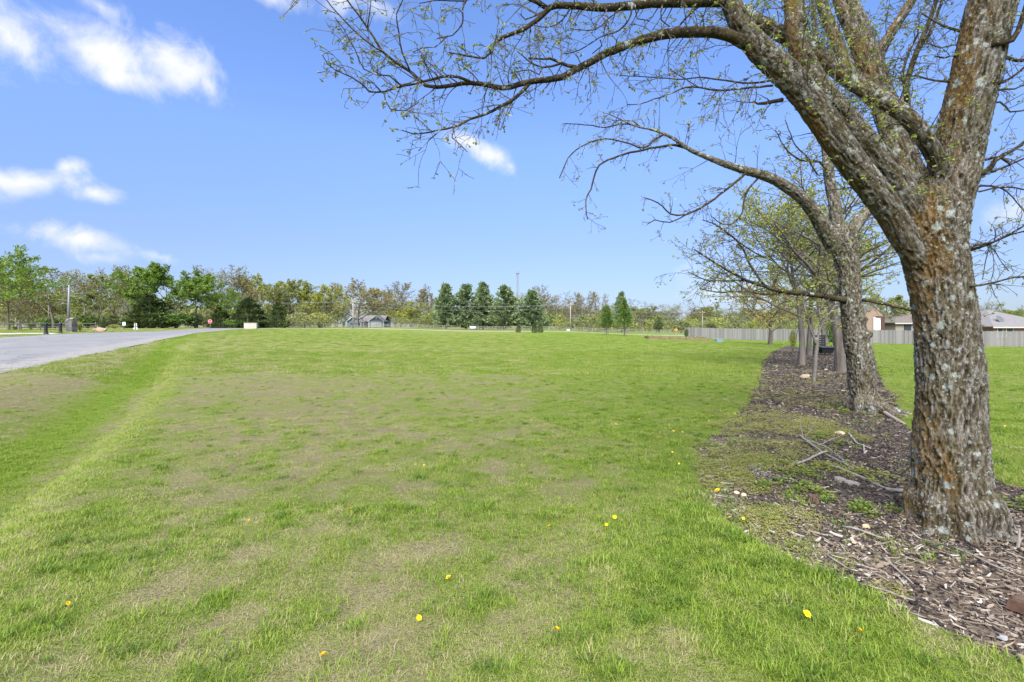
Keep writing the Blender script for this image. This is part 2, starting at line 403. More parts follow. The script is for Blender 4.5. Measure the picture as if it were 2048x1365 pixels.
def m_road(nt, b, out):
    co = objco(nt); ac = attr(nt, 'across').outputs['Fac']
    f = noise(nt, 60, 3, .7, co); g = noise(nt, .8, 5, .6, co); st = noise(nt, 1.2, 4, .6, mapping(nt, co, (.35, 2.4, 1)))
    col = ramp(nt, f, [(.25, (.115,.115,.113)), (.75, (.24,.237,.233))])
    col = mix(nt, mth(nt, 'MULTIPLY', ramp(nt, g, [(.38, (0,0,0)), (.66, (1,1,1))]), .6), col, (.12,.118,.115))
    col = mix(nt, mth(nt, 'MULTIPLY', ramp(nt, noise(nt, .5, 5, .65, mapping(nt, co, (1.0, .22, 1))), [(.45, (0,0,0)), (.65, (1,1,1))]), .4), col, (.225,.222,.22))
    # pale gravel shoulder along the lawn edge
    sh = mth(nt, 'SUBTRACT', .22, mth(nt, 'MULTIPLY_ADD', st, .10, ac))
    shf = mth(nt, 'MULTIPLY', sh, 14, clamp=True)
    gv = nt.nodes.new('ShaderNodeTexVoronoi'); gv.inputs['Scale'].default_value = 26; nt.links.new(co, gv.inputs['Vector'])
    gc = ramp(nt, gv.outputs['Color'], [(0, (.11,.103,.095)), (1, (.31,.295,.27))])
    col = mix(nt, shf, col, gc)
    # a few dark sealed cracks
    ck = nt.nodes.new('ShaderNodeTexVoronoi'); ck.feature = 'DISTANCE_TO_EDGE'; ck.inputs['Scale'].default_value = .16
    wv = nt.nodes.new('ShaderNodeVectorMath'); wv.operation = 'ADD'; nt.links.new(co, wv.inputs[0])
    nz = nt.nodes.new('ShaderNodeTexNoise'); nz.inputs['Scale'].default_value = 1.1; nt.links.new(co, nz.inputs['Vector']); nt.links.new(nz.outputs['Color'], wv.inputs[1])
    nt.links.new(wv.outputs[0], ck.inputs['Vector'])
    cf = mth(nt, 'MULTIPLY', mth(nt, 'LESS_THAN', ck.outputs['Distance'], .006), .55)
    col = mix(nt, cf, col, (.09,.09,.09))
    nt.links.new(col, b.inputs['Base Color']); bump(nt, b, f, .5, .01)
M_ROAD = mat('worn_asphalt', m_road)
tag(loft('road', ROAD_N, ROAD_F, road_h, M_ROAD, 26, 260, 0.0, .022), kind='structure')
M_CONC = flat('pale_concrete', (.36,.35,.33), .9, .15, 3)
_dA = DRIVE[:5]; _dB = DRIVE[5:][::-1]
tag(loft('driveway', _dA, _dB, lambda x, y: base_h(x, y)+.012, M_CONC, 8, 40), kind='structure')
tag(loft('cross_street', [(-95, 112), (160, 112)], [(-95, 118), (160, 118)], lambda x, y: base_h(x, y)+.0, M_CONC, 6, 60), kind='structure')

# the mulch bed: one mounded sheet clipped to the bed outline
def m_bed(nt, b, out):
    co = objco(nt); v = noise(nt, 45, 5, .75, co); g = noise(nt, 1.3, 4, .6, co)
    dark = ramp(nt, v, [(.3, (.030,.024,.018)), (.7, (.115,.096,.076))])
    tan = ramp(nt, v, [(.3, (.06,.045,.032)), (.7, (.19,.15,.11))])
    br = attr(nt, 'brown').outputs['Fac']
    fac = mth(nt, 'ADD', br, mth(nt, 'MULTIPLY_ADD', g, .9, -.45), clamp=True)
    nt.links.new(mix(nt, fac, dark, tan), b.inputs['Base Color']); b.inputs['Roughness'].default_value = .95
    bump(nt, b, v, 1.0, .03)
M_BED = mat('mulch_soil', m_bed)
def bed_brown(x, y):                    # coarse pale wood chips towards the camera, fine dark mulch beyond; bare straw at the lawn side
    s = poly_sdf(x, y, BED)
    return np.clip(S(4.4, 3.1, y)*.95 + S(.9, .1, -s)*.75*S(3.0, 2.0, x-0.15*y), 0, 1)
def bed_h(x, y):
    s = -poly_sdf(x, y, BED)
    return ground_h(x, y) - 0.03 + 0.055*S(-.05, .7, s) + (0.016*n2(np.ravel(x), np.ravel(y), 3.2, 3, 8)).reshape(np.shape(x))
def build_bed():
    bx = [p[0] for p in BED]; by = [p[1] for p in BED]
    ys = np.geomspace(min(by)-.1, max(by)+.2, 170); us = np.linspace(0, 1, 170)
    lo, hi = [], []
    P = BED+[BED[0]]
    for y in ys:
        xs = [P[k][0]+(y-P[k][1])/(P[k+1][1]-P[k][1])*(P[k+1][0]-P[k][0]) for k in range(len(BED)) if (P[k][1]-y)*(P[k+1][1]-y) < 0]
        if len(xs) < 2: lo.append(None); hi.append(None)
        else: lo.append(min(xs)-.06); hi.append(min(max(xs)+.06, 9+y*.4))
    vs = []; fs = []; rows = []
    for y, a, c in zip(ys, lo, hi):
        if a is None: rows.append(None); continue
        X = a+us*(c-a); Z = bed_h(X, np.full(X.shape, y)); rows.append(len(vs))
        vs += list(zip(X.tolist(), [float(y)]*len(X), Z.tolist()))
    n = len(us)
    for k in range(len(ys)-1):
        if rows[k] is None or rows[k+1] is None: continue
        fs += [(rows[k]+i, rows[k]+i+1, rows[k+1]+i+1, rows[k+1]+i) for i in range(n-1)]
    me = bpy.data.meshes.new('planting_bed'); me.from_pydata(vs, [], fs); me.materials.append(M_BED)
    me.polygons.foreach_set('use_smooth', [True]*len(fs))
    A = np.array(vs); a = me.attributes.new('brown', 'FLOAT', 'POINT'); a.data.foreach_set('value', bed_brown(A[:,0], A[:,1]))
    tag(link('planting_bed', me), kind='structure')
build_bed()

# ------------------------------------------------------------------ scattering of uncountable ground cover
def scatter(name, pts, rot, scl, tint, idx, protos, label=None, cat=None):
    me = bpy.data.meshes.new(name); me.from_pydata([tuple(p) for p in pts], [], [])
    for nm, ty, key, d in (('rot','FLOAT_VECTOR','vector',rot), ('scl','FLOAT','value',scl), ('tint','FLOAT','value',tint), ('idx','INT','value',idx)):
        a = me.attributes.new(nm, ty, 'POINT'); a.data.foreach_set(key, np.ascontiguousarray(d, dtype=np.int32 if ty == 'INT' else np.float32).ravel())
    o = tag(link(name, me), label, cat, kind='stuff')
    ng = bpy.data.node_groups.new(name, 'GeometryNodeTree')
    ng.interface.new_socket('Geometry', in_out='INPUT', socket_type='NodeSocketGeometry'); ng.interface.new_socket('Geometry', in_out='OUTPUT', socket_type='NodeSocketGeometry')
    N = ng.nodes.new; L = ng.links.new
    gi = N('NodeGroupInput'); go = N('NodeGroupOutput'); jn = N('GeometryNodeJoinGeometry')
    def na(nm, dt):
        n = N('GeometryNodeInputNamedAttribute'); n.data_type = dt; n.inputs['Name'].default_value = nm
        return [s for s in n.outputs if s.enabled and s.name == 'Attribute'][0]
    ar, as_, ai = na('rot', 'FLOAT_VECTOR'), na('scl', 'FLOAT'), na('idx', 'INT')
    for k, pm in enumerate(protos):
        po = bpy.data.objects.new(name+'_piece', pm)
        oi = N('GeometryNodeObjectInfo'); oi.inputs['Object'].default_value = po; oi.inputs['As Instance'].default_value = True
        cp = N('FunctionNodeCompare'); cp.data_type = 'INT'; cp.operation = 'EQUAL'
        ins = [s for s in cp.inputs if s.enabled]; L(ai, ins[0]); ins[1].default_value = k
        ip = N('GeometryNodeInstanceOnPoints')
        L(gi.outputs[0], ip.inputs['Points']); L(cp.outputs[0], ip.inputs['Selection']); L(oi.outputs['Geometry'], ip.inputs['Instance'])
        L(ar, ip.inputs['Rotation']); L(as_, ip.inputs['Scale']); L(ip.outputs[0], jn.inputs[0])
    L(jn.outputs[0], go.inputs[0])
    md = o.modifiers.new('scatter', 'NODES'); md.node_group = ng
    return o

GRASS_STOPS = [(0.0, (.055,.115,.014)), (.28, (.150,.245,.020)), (.5, (.225,.305,.032)), (.68, (.285,.31,.095)), (.82, (.385,.335,.16)), (1.0, (.42,.365,.22))]
M_GRASS = leafmat('grass_blade', GRASS_STOPS, .38, 'tint')
def tuft(seed, n, rad, lmin, lmax, wid, lean, flatness=0.0, seg=2):
    rg = random.Random(seed); mb = MB()
    for _ in range(n):
        a = rg.uniform(0, 6.283); r = rad*math.sqrt(rg.random()); x, y = r*math.cos(a), r*math.sin(a)
        Ln = rg.uniform(lmin, lmax); h = rg.uniform(0, 6.283); dx, dy = math.cos(h), math.sin(h)
        ln = rg.uniform(.15, 1)*lean; w = wid*rg.uniform(.6, 1.3); z = -.004; px, py = x, y; el = math.pi/2*(1-flatness*rg.uniform(.75, 1))
        vs = []
        for s_ in range(seg+1):
            k = s_/seg; ww = w*(1-k**1.5)
            if s_ < seg: vs += [(px-dy*ww, py+dx*ww, z), (px+dy*ww, py-dx*ww, z)]
            else: vs += [(px, py, z)]
            st = Ln/seg; px += dx*math.cos(el)*st; py += dy*math.cos(el)*st; z = max(z+math.sin(el)*st, 0.003); el -= ln
        fs = [(2*i, 2*i+1, 2*i+3, 2*i+2) for i in range(seg-1)]+[(2*seg-2, 2*seg-1, 2*seg)]
        mb.add(vs, fs, 0, rg.random())
    return mb.mesh('grass_tuft', [M_GRASS], True, True, 'tint2')
def clover(seed, n, rad):
    rg = random.Random(seed); mb = MB()
    for _ in range(n):
        a = rg.uniform(0, 6.283); r = rad*math.sqrt(rg.random()); x, y, z = r*math.cos(a), r*math.sin(a), rg.uniform(.012, .035)
        sz = rg.uniform(.007, .014); h = rg.uniform(0, 6.283); tl = rg.uniform(-.5, .5)
        for k in range(3):
            q = h+k*2.094; cx, cy = x+math.cos(q)*sz, y+math.sin(q)*sz
            ring = [(cx+sz*.85*math.cos(w), cy+sz*.85*math.sin(w), z+sz*.5*math.sin(w+tl)) for w in (0, 1.05, 2.1, 3.14, 4.19, 5.24)]
            mb.add(ring, [(0,1,2,3,4,5)], 0, rg.random())
    return mb.mesh('clover', [M_GRASS], False, True, 'tint2')
def rosette(seed, n, ln):
    rg = random.Random(seed); mb = MB()
    for k in range(n):
        a = k*2.4+rg.uniform(-.3, .3); L_ = ln*rg.uniform(.6, 1.1); w = L_*.16; dx, dy = math.cos(a), math.sin(a); vs = []
        for i in range(5):
            t = i/4; ww = w*(.35+1.1*t)*(1 if t < .8 else .55)*(1.25 if i % 2 else .8); z = .012+.05*math.sin(t*2.2)*L_/.1*.4
            vs += [(dx*L_*t-dy*ww, dy*L_*t+dx*ww, z), (dx*L_*t+dy*ww, dy*L_*t-dx*ww, z)]
        mb.add(vs, [(2*i, 2*i+1, 2*i+3, 2*i+2) for i in range(4)], 0, rg.random())
    return mb.mesh('weed_rosette', [M_GRASS], True, True, 'tint2')
protos = [tuft(1, 56, .085, .018, .045, .0018, 1.05, .38), tuft(2, 56, .085, .016, .042, .0019, 1.15, .6), tuft(3, 30, .045, .035, .08, .0023, .9, .4),   # 0,1 lawn  2 coarse clump
          tuft(4, 46, .10, .03, .085, .0013, .35, .92), tuft(5, 46, .10, .03, .07, .0012, .4, .97),                                          # 3,4 flat straw
          clover(6, 9, .035), rosette(7, 9, .05),                                                                                               # 5,6
          tuft(8, 60, .22, .035, .07, .0045, .8, .3, 1), tuft(9, 60, .22, .03, .08, .0042, .5, .75, 1)]                                        # 7,8 far
def build_grass():
    P = []; RO = []; SCL = []; TI = []; ID = []
    def band(y0, y1, dens, kind):
        xm = 1.10*y1+1.6; nA = int(2*xm*(y1-y0)*dens)
        x = NR.uniform(-xm, xm, nA); y = NR.uniform(y0, y1, nA)
        k = np.abs(x) < 1.10*y+1.6; x, y = x[k], y[k]
        # not on the road or drive; thin inside the bed
        k = (poly_sdf(x, y, ROAD) > -.12+.35*np.clip(n2(x, y, 1.4, 2, 21), -.4, 1)) & (poly_sdf(x, y, DRIVE) > 0)
        sb = poly_sdf(x, y, BED) + .16*n2(x, y, 2.2, 3, 22)
        ragged = (y > 3.4) & (y < 16) & (x < .62*y+1.2) & (NR.random(len(x)) < .75*np.exp(sb/(.35+.5*np.clip(.5+n2(x, y, 1.3, 2, 27), 0, 1)))) 
        k &= (sb > 0.0) | ragged
        x, y, sb = x[k], y[k], sb[k]
        lu = lushness(x, y); fine = n2(x, y, 3.1, 3, 23); u = NR.random(len(x))
        v = lu + .42*fine
        if kind == 0:
            straw = u < np.where(sb < 0, .5, np.clip(.66-1.0*v, .05, .68))
            bare = (v < .14) & (NR.random(len(x)) < .6)
            idx = np.where(straw, np.where(NR.random(len(x)) < .5, 3, 4), np.where(NR.random(len(x)) < .5, 0, 1))
            w = NR.random(len(x)); cn = n2(x, y, 1.1, 2, 24)
            idx = np.where((~straw) & (w < .07+.28*np.clip(n2(x, y, 4, 2, 26), 0, 1)), 2, idx)
            idx = np.where((~straw) & (w > 2), 5, idx)
            idx = np.where((~straw) & (w > .05) & (w < -1), 6, idx)
            cl = n2(x, y, 7.5, 2, 25); ti = np.where(straw, .78+.20*NR.random(len(x)), .47-.16*fine-.20*cl-.06*S(.4, .9, lu)+.15*NR.normal(size=len(x)))
            ti = np.where(idx == 2, ti-.12, ti)
            ti = np.where(np.isin(idx, (5, 6)), .18+.2*NR.random(len(x)), ti)
            sw = line_dist(x, y, SWALE); weed = np.isin(idx, (5, 6)); ti = np.where((~straw) & (~weed) & (sw < .15) & (sw > -1.5), .40+.07*NR.normal(size=len(x)), ti)
            # the pale mown bank on the field side of the swale
            ti = np.where((~straw) & (~weed) & (sw > .2) & (sw < 1.15), .54+.06*NR.normal(size=len(x)), ti)
            sc = np.where(straw, 1.0, .75+.5*np.clip(v, 0, 1))*NR.uniform(.65, 1.35, len(x))
            sc *= (1+.35*np.exp(-(sb/.16)**2)*(y < 6)*(~straw))
            k2 = ~bare | straw
        else:
            straw = u < np.clip(.62-.95*v, .01, .6)
            idx = np.where(straw, 8, 7); ti = np.where(straw, .74+.16*NR.random(len(x)), .46-.16*fine-.16*n2(x, y, 2.3, 2, 28)+.15*NR.normal(size=len(x)))
            sw = line_dist(x, y, SWALE); ti = np.where((~straw) & (sw < .2) & (sw > -1.6), .40, ti); ti = np.where((~straw) & (sw > .2) & (sw < 1.2), .53, ti)
            sc = NR.uniform(.5, 1.7, len(x)); k2 = NR.random(len(x)) < 1.05-S(26, 92, y)
        x, y, idx, ti, sc = x[k2], y[k2], idx[k2], ti[k2], sc[k2]
        z = np.where(poly_sdf(x, y, BED) < 0, bed_h(x, y), ground_mesh_h(x, y))-.003
        P.append(np.stack([x, y, z], 1)); RO.append(np.stack([np.zeros(len(x)), np.zeros(len(x)), NR.uniform(0, 6.283, len(x))], 1)); SCL.append(sc); TI.append(np.clip(ti, 0, 1)); ID.append(idx)
    band(1.2, 4.5, 480, 0); band(4.5, 9, 210, 0); band(9, 17, 75, 0); band(17, 30, 28, 1); band(30, 92, 8, 1)
    P, RO, SCL, TI, ID = map(np.concatenate, (P, RO, SCL, TI, ID))
    print('grass tufts', len(P))
    scatter('grass', P, RO, SCL, TI, ID, protos, 'mown green lawn grass mixed with pale straw', 'grass')
build_grass()

# mulch: chips, bark shreds and straw
M_CHIP = None
def m_chip(nt, b, out):
    t = attr(nt, 'tint', 'INSTANCER').outputs['Fac']
    col = ramp(nt, t, [(0, (.016,.014,.014)), (.3, (.045,.036,.032)), (.5, (.12,.085,.06)), (.75, (.24,.195,.145)), (1, (.37,.34,.30))])
    g = noise(nt, 60, 3, .7, mapping(nt, objco(nt), (1, 7, 7)))
    nt.links.new(mix(nt, .6, col, ramp(nt, g, [(.3, (.4,.4,.4)), (.7, (1.25,1.25,1.25))]), 'MULTIPLY'), b.inputs['Base Color']); b.inputs['Roughness'].default_value = .9
M_CHIP = mat('wood_chip', m_chip)
def chip(seed, L_, w, t, bend=.2, taper=.5):
    rg = random.Random(seed); vs = []; n = 4
    for i in range(n):
        k = i/(n-1); x = (k-.5)*L_; ww = w*(1-taper*abs(2*k-1)**2)*rg.uniform(.75, 1.2); zz = bend*L_*(k-.5)**2*2+t*.5; yy = rg.uniform(-.2, .2)*w
        vs += [(x, yy-ww/2, zz-t/2), (x, yy+ww/2, zz-t/2), (x, yy+ww/2*.85, zz+t/2), (x, yy-ww/2*.85, zz+t/2)]
    fs = []
    for i in range(n-1):
        o = i*4
        for a in range(4): fs.append((o+a, o+4+a, o+4+(a+1) % 4, o+(a+1) % 4))
    fs += [(0,1,2,3), (n*4-1, n*4-2, n*4-3, n*4-4)]
    return MB().add(vs, fs).mesh('chip', [M_CHIP])
chips = [chip(1, .06, .016, .006, .06), chip(2, .045, .02, .005, -.1), chip(3, .09, .010, .005, .08), chip(4, .11, .005, .004, .1), chip(5, .03, .014, .008, 0), chip(6, .022, .010, .006, .1, .3), chip(7, .20, .004, .003, .08)]
def build_mulch():
    P = []; RO = []; SCL = []; TI = []; ID = []
    for y0, y1, dens in ((1.6, 4.4, 2100), (4.4, 7, 1100), (7, 13, 420), (13, 34, 90)):
        bb = [p for p in BED]; x0 = 1.0; x1 = min(9.5, 1.2*y1+2) if y1 < 13 else 22
        nA = int((x1-x0)*(y1-y0)*dens); x = NR.uniform(x0, x1, nA); y = NR.uniform(y0, y1, nA)
        s = poly_sdf(x, y, BED)+.12*n2(x, y, 2.5, 3, 31); k = (s < .02) & (x < 1.16*y+1.2); x, y, s = x[k], y[k], s[k]
        br = bed_brown(x, y)+.35*n2(x, y, 1.7, 3, 32); u = NR.random(len(x)); w = NR.random(len(x))
        coarse = w < np.clip(br*.82, .05, .8)
        idx = np.where(coarse, np.select([u < .28, u < .5, u < .66, u < .82, u < .95], [0, 1, 2, 3, 4], 6), np.where(u < .9, 5, 4))
        ti = np.where(coarse, np.clip(.66+.20*NR.normal(size=len(x)), .2, 1), np.clip(.32+.24*NR.normal(size=len(x)), 0, .95))
        keep = np.where(coarse, NR.random(len(x)) < .62, True)
        sc = np.where(coarse, np.exp(.32*NR.normal(size=len(x)))*.78, NR.uniform(.8, 1.5, len(x)))*(1+1.1*S(6, 14, y))
        x, y, idx, ti, sc = x[keep], y[keep], idx[keep], ti[keep], sc[keep]
        z = bed_h(x, y)+NR.uniform(0, .012, len(x))
        P.append(np.stack([x, y, z], 1)); RO.append(np.stack([NR.normal(0, .28, len(x)), NR.normal(0, .22, len(x)), NR.uniform(0, 6.283, len(x))], 1)); SCL.append(sc); TI.append(ti); ID.append(idx)
    P, RO, SCL, TI, ID = map(np.concatenate, (P, RO, SCL, TI, ID)); print('chips', len(P))
    scatter('bark_mulch', P, RO, SCL, TI, ID, chips, 'dark bark mulch and pale wood chips under the big trees', 'mulch')
build_mulch()

# low yellow-green ground cover (chickweed, dead nettle) growing in the bed
M_COVER = leafmat('cover_leaf', [(0, (.09,.16,.025)), (.4, (.21,.235,.05)), (.75, (.31,.285,.09)), (1, (.33,.26,.34))], .35, 'tint')
def cover_piece(seed, n, rad, h, sz):
    rg = random.Random(seed); mb = MB()
    for _ in range(n):
        a = rg.uniform(0, 6.283); r = rad*math.sqrt(rg.random()); x, y, z = r*math.cos(a), r*math.sin(a), rg.uniform(.005, h)*(1-.5*(r/rad)**2)
        q = rg.uniform(0, 6.283); s_ = sz*rg.uniform(.6, 1.3); dx, dy = math.cos(q)*s_, math.sin(q)*s_; tz = rg.uniform(-.5, .6)*s_
        mb.add([(x, y, z), (x+dx*.5-dy*.4, y+dy*.5+dx*.4, z+tz*.6), (x+dx, y+dy, z+tz), (x+dx*.5+dy*.4, y+dy*.5-dx*.4, z+tz*.6)], [(0,1,2,3)], 0, rg.random())
    return mb.mesh('cover', [M_COVER], False, True, 'tint2')
covers = [cover_piece(1, 80, .10, .05, .013), cover_piece(2, 60, .08, .08, .018), cover_piece(3, 40, .05, .06, .03)]
def build_cover():
    P = []; RO = []; SCL = []; TI = []; ID = []
    # (px, py, radius m, number, tint, variant)
    spots = [(1560,850,.9,190,.62,0),(1500,905,.55,110,.62,0),(1470,960,.40,60,.55,0),(1520,935,.35,60,.55,0),(1590,800,.9,120,.6,0),(1560,1035,.26,46,.6,0),(1530,1050,.2,24,.6,0),
             (1640,870,.6,80,.6,0),(1520,830,1.0,120,.55,0),(1580,985,.28,36,.25,2),(1620,1000,.2,18,.2,2),(1570,945,.3,30,.3,2),(1555,960,.18,16,.95,1),(1590,1040,.15,16,.97,1),(1540,950,.2,12,.97,1),
             (1725,1030,.13,16,.12,2),(1750,1028,.12,14,.15,2),(1705,1025,.07,7,.15,2),(1795,1030,.07,6,.25,2),(1675,945,.24,26,.5,2),(1740,960,.25,18,.5,2),(1705,950,.2,14,.5,0),(2015,1018,.22,22,.2,2),(1650,885,.4,26,.22,2),
             (1680,820,.5,60,.35,2),(1650,790,.9,70,.5,0),(1560,760,1.3,80,.6,0),(1600,740,1.5,60,.6,0),(1785,830,.5,50,.5,0),(1790,805,.6,40,.45,0),(1540,740,1.8,70,.62,0),(1430,900,.4,26,.3,2),(1420,940,.25,14,.3,0),(1790,780,.9,40,.55,0),(1770,1180,.05,4,.5,0),(1600,1100,.06,5,.4,0),(1545,720,2.2,60,.55,0),(1530,780,.9,70,.6,0),(1480,860,.5,60,.6,0),(1440,930,.35,40,.5,0),(1600,900,.35,40,.6,0),(1650,760,1.2,60,.55,0),(1560,705,2.5,50,.6,0)]
    for px, py, rad, n, t, var in spots:
        x0, y0 = unproject(px, py); n = int(n*(2.3 if var == 0 else 1.0 if var == 2 else .5))
        a = NR.uniform(0, 6.283, n); r = rad*np.sqrt(NR.random(n)); x = x0+r*np.cos(a); y = y0+r*np.sin(a)*1.25
        k = n2(x, y, 4.5, 3, 41) > -.28; x, y = x[k], y[k]; n = len(x)
        P.append(np.stack([x, y, bed_h(x, y)-.004+.03*(poly_sdf(x, y, BED) > 0)], 1)); RO.append(np.stack([np.zeros(n), np.zeros(n), NR.uniform(0, 6.28, n)], 1)); SCL.append(NR.uniform(.6, 1.25, n))
        TI.append(np.clip(t+.08*NR.normal(size=n), 0, 1)); ID.append(np.full(n, var))
    P, RO, SCL, TI, ID = map(np.concatenate, (P, RO, SCL, TI, ID)); print('cover', len(P))
    scatter('ground_cover', P, RO, SCL, TI, ID, covers, 'low yellow green weeds spreading over the dark mulch', 'weeds')
build_cover()

# ================================================================== trees
def m_bark(nt, b, out):
    q = attr(nt, 'bark').outputs['Vector']; rd = attr(nt, 'ridge').outputs['Fac']; co = objco(nt)
    f = noise(nt, 42, 8, .78, q); g = noise(nt, 9, 5, .65, q); e = noise(nt, 130, 4, .75, co); m_ = noise(nt, 34, 6, .72, co)
    h = mth(nt, 'ADD', mth(nt, 'MULTIPLY', rd, .46), mth(nt, 'ADD', mth(nt, 'MULTIPLY', f, .85), mth(nt, 'MULTIPLY_ADD', e, .5, -.46)))
    col = ramp(nt, h, [(.30, (.014,.011,.008)), (.44, (.052,.041,.026)), (.55, (.122,.108,.086)), (.66, (.265,.25,.222)), (.82, (.44,.43,.40))])
    moss = mth(nt, 'MULTIPLY', ramp(nt, mth(nt, 'ADD', mth(nt, 'MULTIPLY', g, .6), mth(nt, 'MULTIPLY', m_, .4)), [(.44, (0,0,0)), (.58, (1,1,1))]), .55)
    col = mix(nt, moss, col, mix(nt, f, (.040,.034,.012), (.16,.125,.045)))
    og = attr(nt, 'orange').outputs['Fac']
    on = mth(nt, 'ADD', mth(nt, 'MULTIPLY', noise(nt, 11, 5, .65, q), .45), mth(nt, 'MULTIPLY', m_, .55))
    om = ramp(nt, mth(nt, 'ADD', on, mth(nt, 'MULTIPLY_ADD', og, .42, -.34)), [(.42, (0,0,0)), (.54, (1,1,1))])
    col = mix(nt, mth(nt, 'MULTIPLY', om, .72), col, ramp(nt, e, [(.3, (.075,.045,.014)), (.55, (.20,.115,.028)), (.75, (.33,.205,.055))]))
    pl = attr(nt, 'pale').outputs['Fac']
    def spots(scale, warp, thr, soft, wbig):
        wv = nt.nodes.new('ShaderNodeTexVoronoi'); wv.inputs['Scale'].default_value = scale
        pw = nt.nodes.new('ShaderNodeVectorMath'); pw.operation = 'ADD'; nt.links.new(co, pw.inputs[0])
        nz = nt.nodes.new('ShaderNodeTexNoise'); nz.inputs['Scale'].default_value = scale*3.4; nz.inputs['Detail'].default_value = 5; nt.links.new(co, nz.inputs['Vector'])
        sc = nt.nodes.new('ShaderNodeVectorMath'); sc.operation = 'SCALE'; sc.inputs['Scale'].default_value = warp; nt.links.new(nz.outputs['Color'], sc.inputs[0]); nt.links.new(sc.outputs[0], pw.inputs[1])
        nt.links.new(pw.outputs[0], wv.inputs['Vector'])
        pm = mth(nt, 'SUBTRACT', mth(nt, 'MULTIPLY_ADD', pl, .42, mth(nt, 'MULTIPLY', noise(nt, wbig, 3, .6, co), .62)), wv.outputs['Distance'])
        pm = mth(nt, 'MULTIPLY_ADD', e, .35, pm)
        return ramp(nt, pm, [(thr, (0,0,0)), (thr+soft, (1,1,1))])
    pale = ramp(nt, e, [(.3, (.22,.25,.22)), (.55, (.38,.42,.38)), (.75, (.50,.54,.50))])
    col = mix(nt, mth(nt, 'MULTIPLY', spots(8.0, .07, .40, .10, 2.6), .85), col, pale)
    col = mix(nt, mth(nt, 'MULTIPLY', spots(30.0, .025, .42, .10, 5), .72), col, pale)
    nt.links.new(col, b.inputs['Base Color']); b.inputs['Roughness'].default_value = .95; b.inputs['Specular IOR Level'].default_value = .1
    bump(nt, b, mth(nt, 'ADD', f, mth(nt, 'MULTIPLY', e, .5)), 1.0, .03)
M_BARK = mat('lichened_bark', m_bark)
def m_twig(nt, b, out):
    v = noise(nt, 14, 3, .6, objco(nt)); nt.links.new(ramp(nt, v, [(.3, (.035,.028,.024)), (.7, (.12,.105,.09))]), b.inputs['Base Color'])
M_TWIG = mat('twig_bark', m_twig)
M_BUD = leafmat('young_leaf', [(0, (.12,.17,.03)), (.5, (.26,.30,.05)), (1, (.40,.40,.13))], .4)

def px_line(pts):                       # (px, py, distance, width in px) -> points, radii
    # away from the picture's middle a wide lens stretches upright cylinders sideways: take that out of the radius
    rr = []
    for k, (a, b_, d, w) in enumerate(pts):
        p, q = pts[max(k-1, 0)], pts[min(k+1, len(pts)-1)]; vert = abs(q[1]-p[1])/(math.hypot(q[0]-p[0], q[1]-p[1])+1e-6)
        rr.append(w*.5/F*d/(1+(math.sqrt(1+((a-CX)/F)**2)-1)*vert))
    return [Vector(W(a, b_, d)) for a, b_, d, w in pts], rr
def smooth_line(P, Rr, step=.08, wig=0.0, rg=random):
    """Catmull-Rom through the points"""
    out = []; rr = []
    n = len(P)
    for k in range(n-1):
        p0, p1, p2, p3 = P[max(k-1, 0)], P[k], P[k+1], P[min(k+2, n-1)]
        m = max(1, int((p2-p1).length/step))
        for i in range(m):
            t = i/m
            out.append(.5*((2*p1)+(p2-p0)*t+(2*p0-5*p1+4*p2-p3)*t*t+(3*p1-p0-3*p2+p3)*t**3)); rr.append(Rr[k]+(Rr[k+1]-Rr[k])*t)
    out.append(P[-1]); rr.append(Rr[-1])
    if wig:
        for k in range(1, len(out)): out[k] = out[k]+Vector((rg.gauss(0, wig), rg.gauss(0, wig), rg.gauss(0, wig)))
    return out, rr
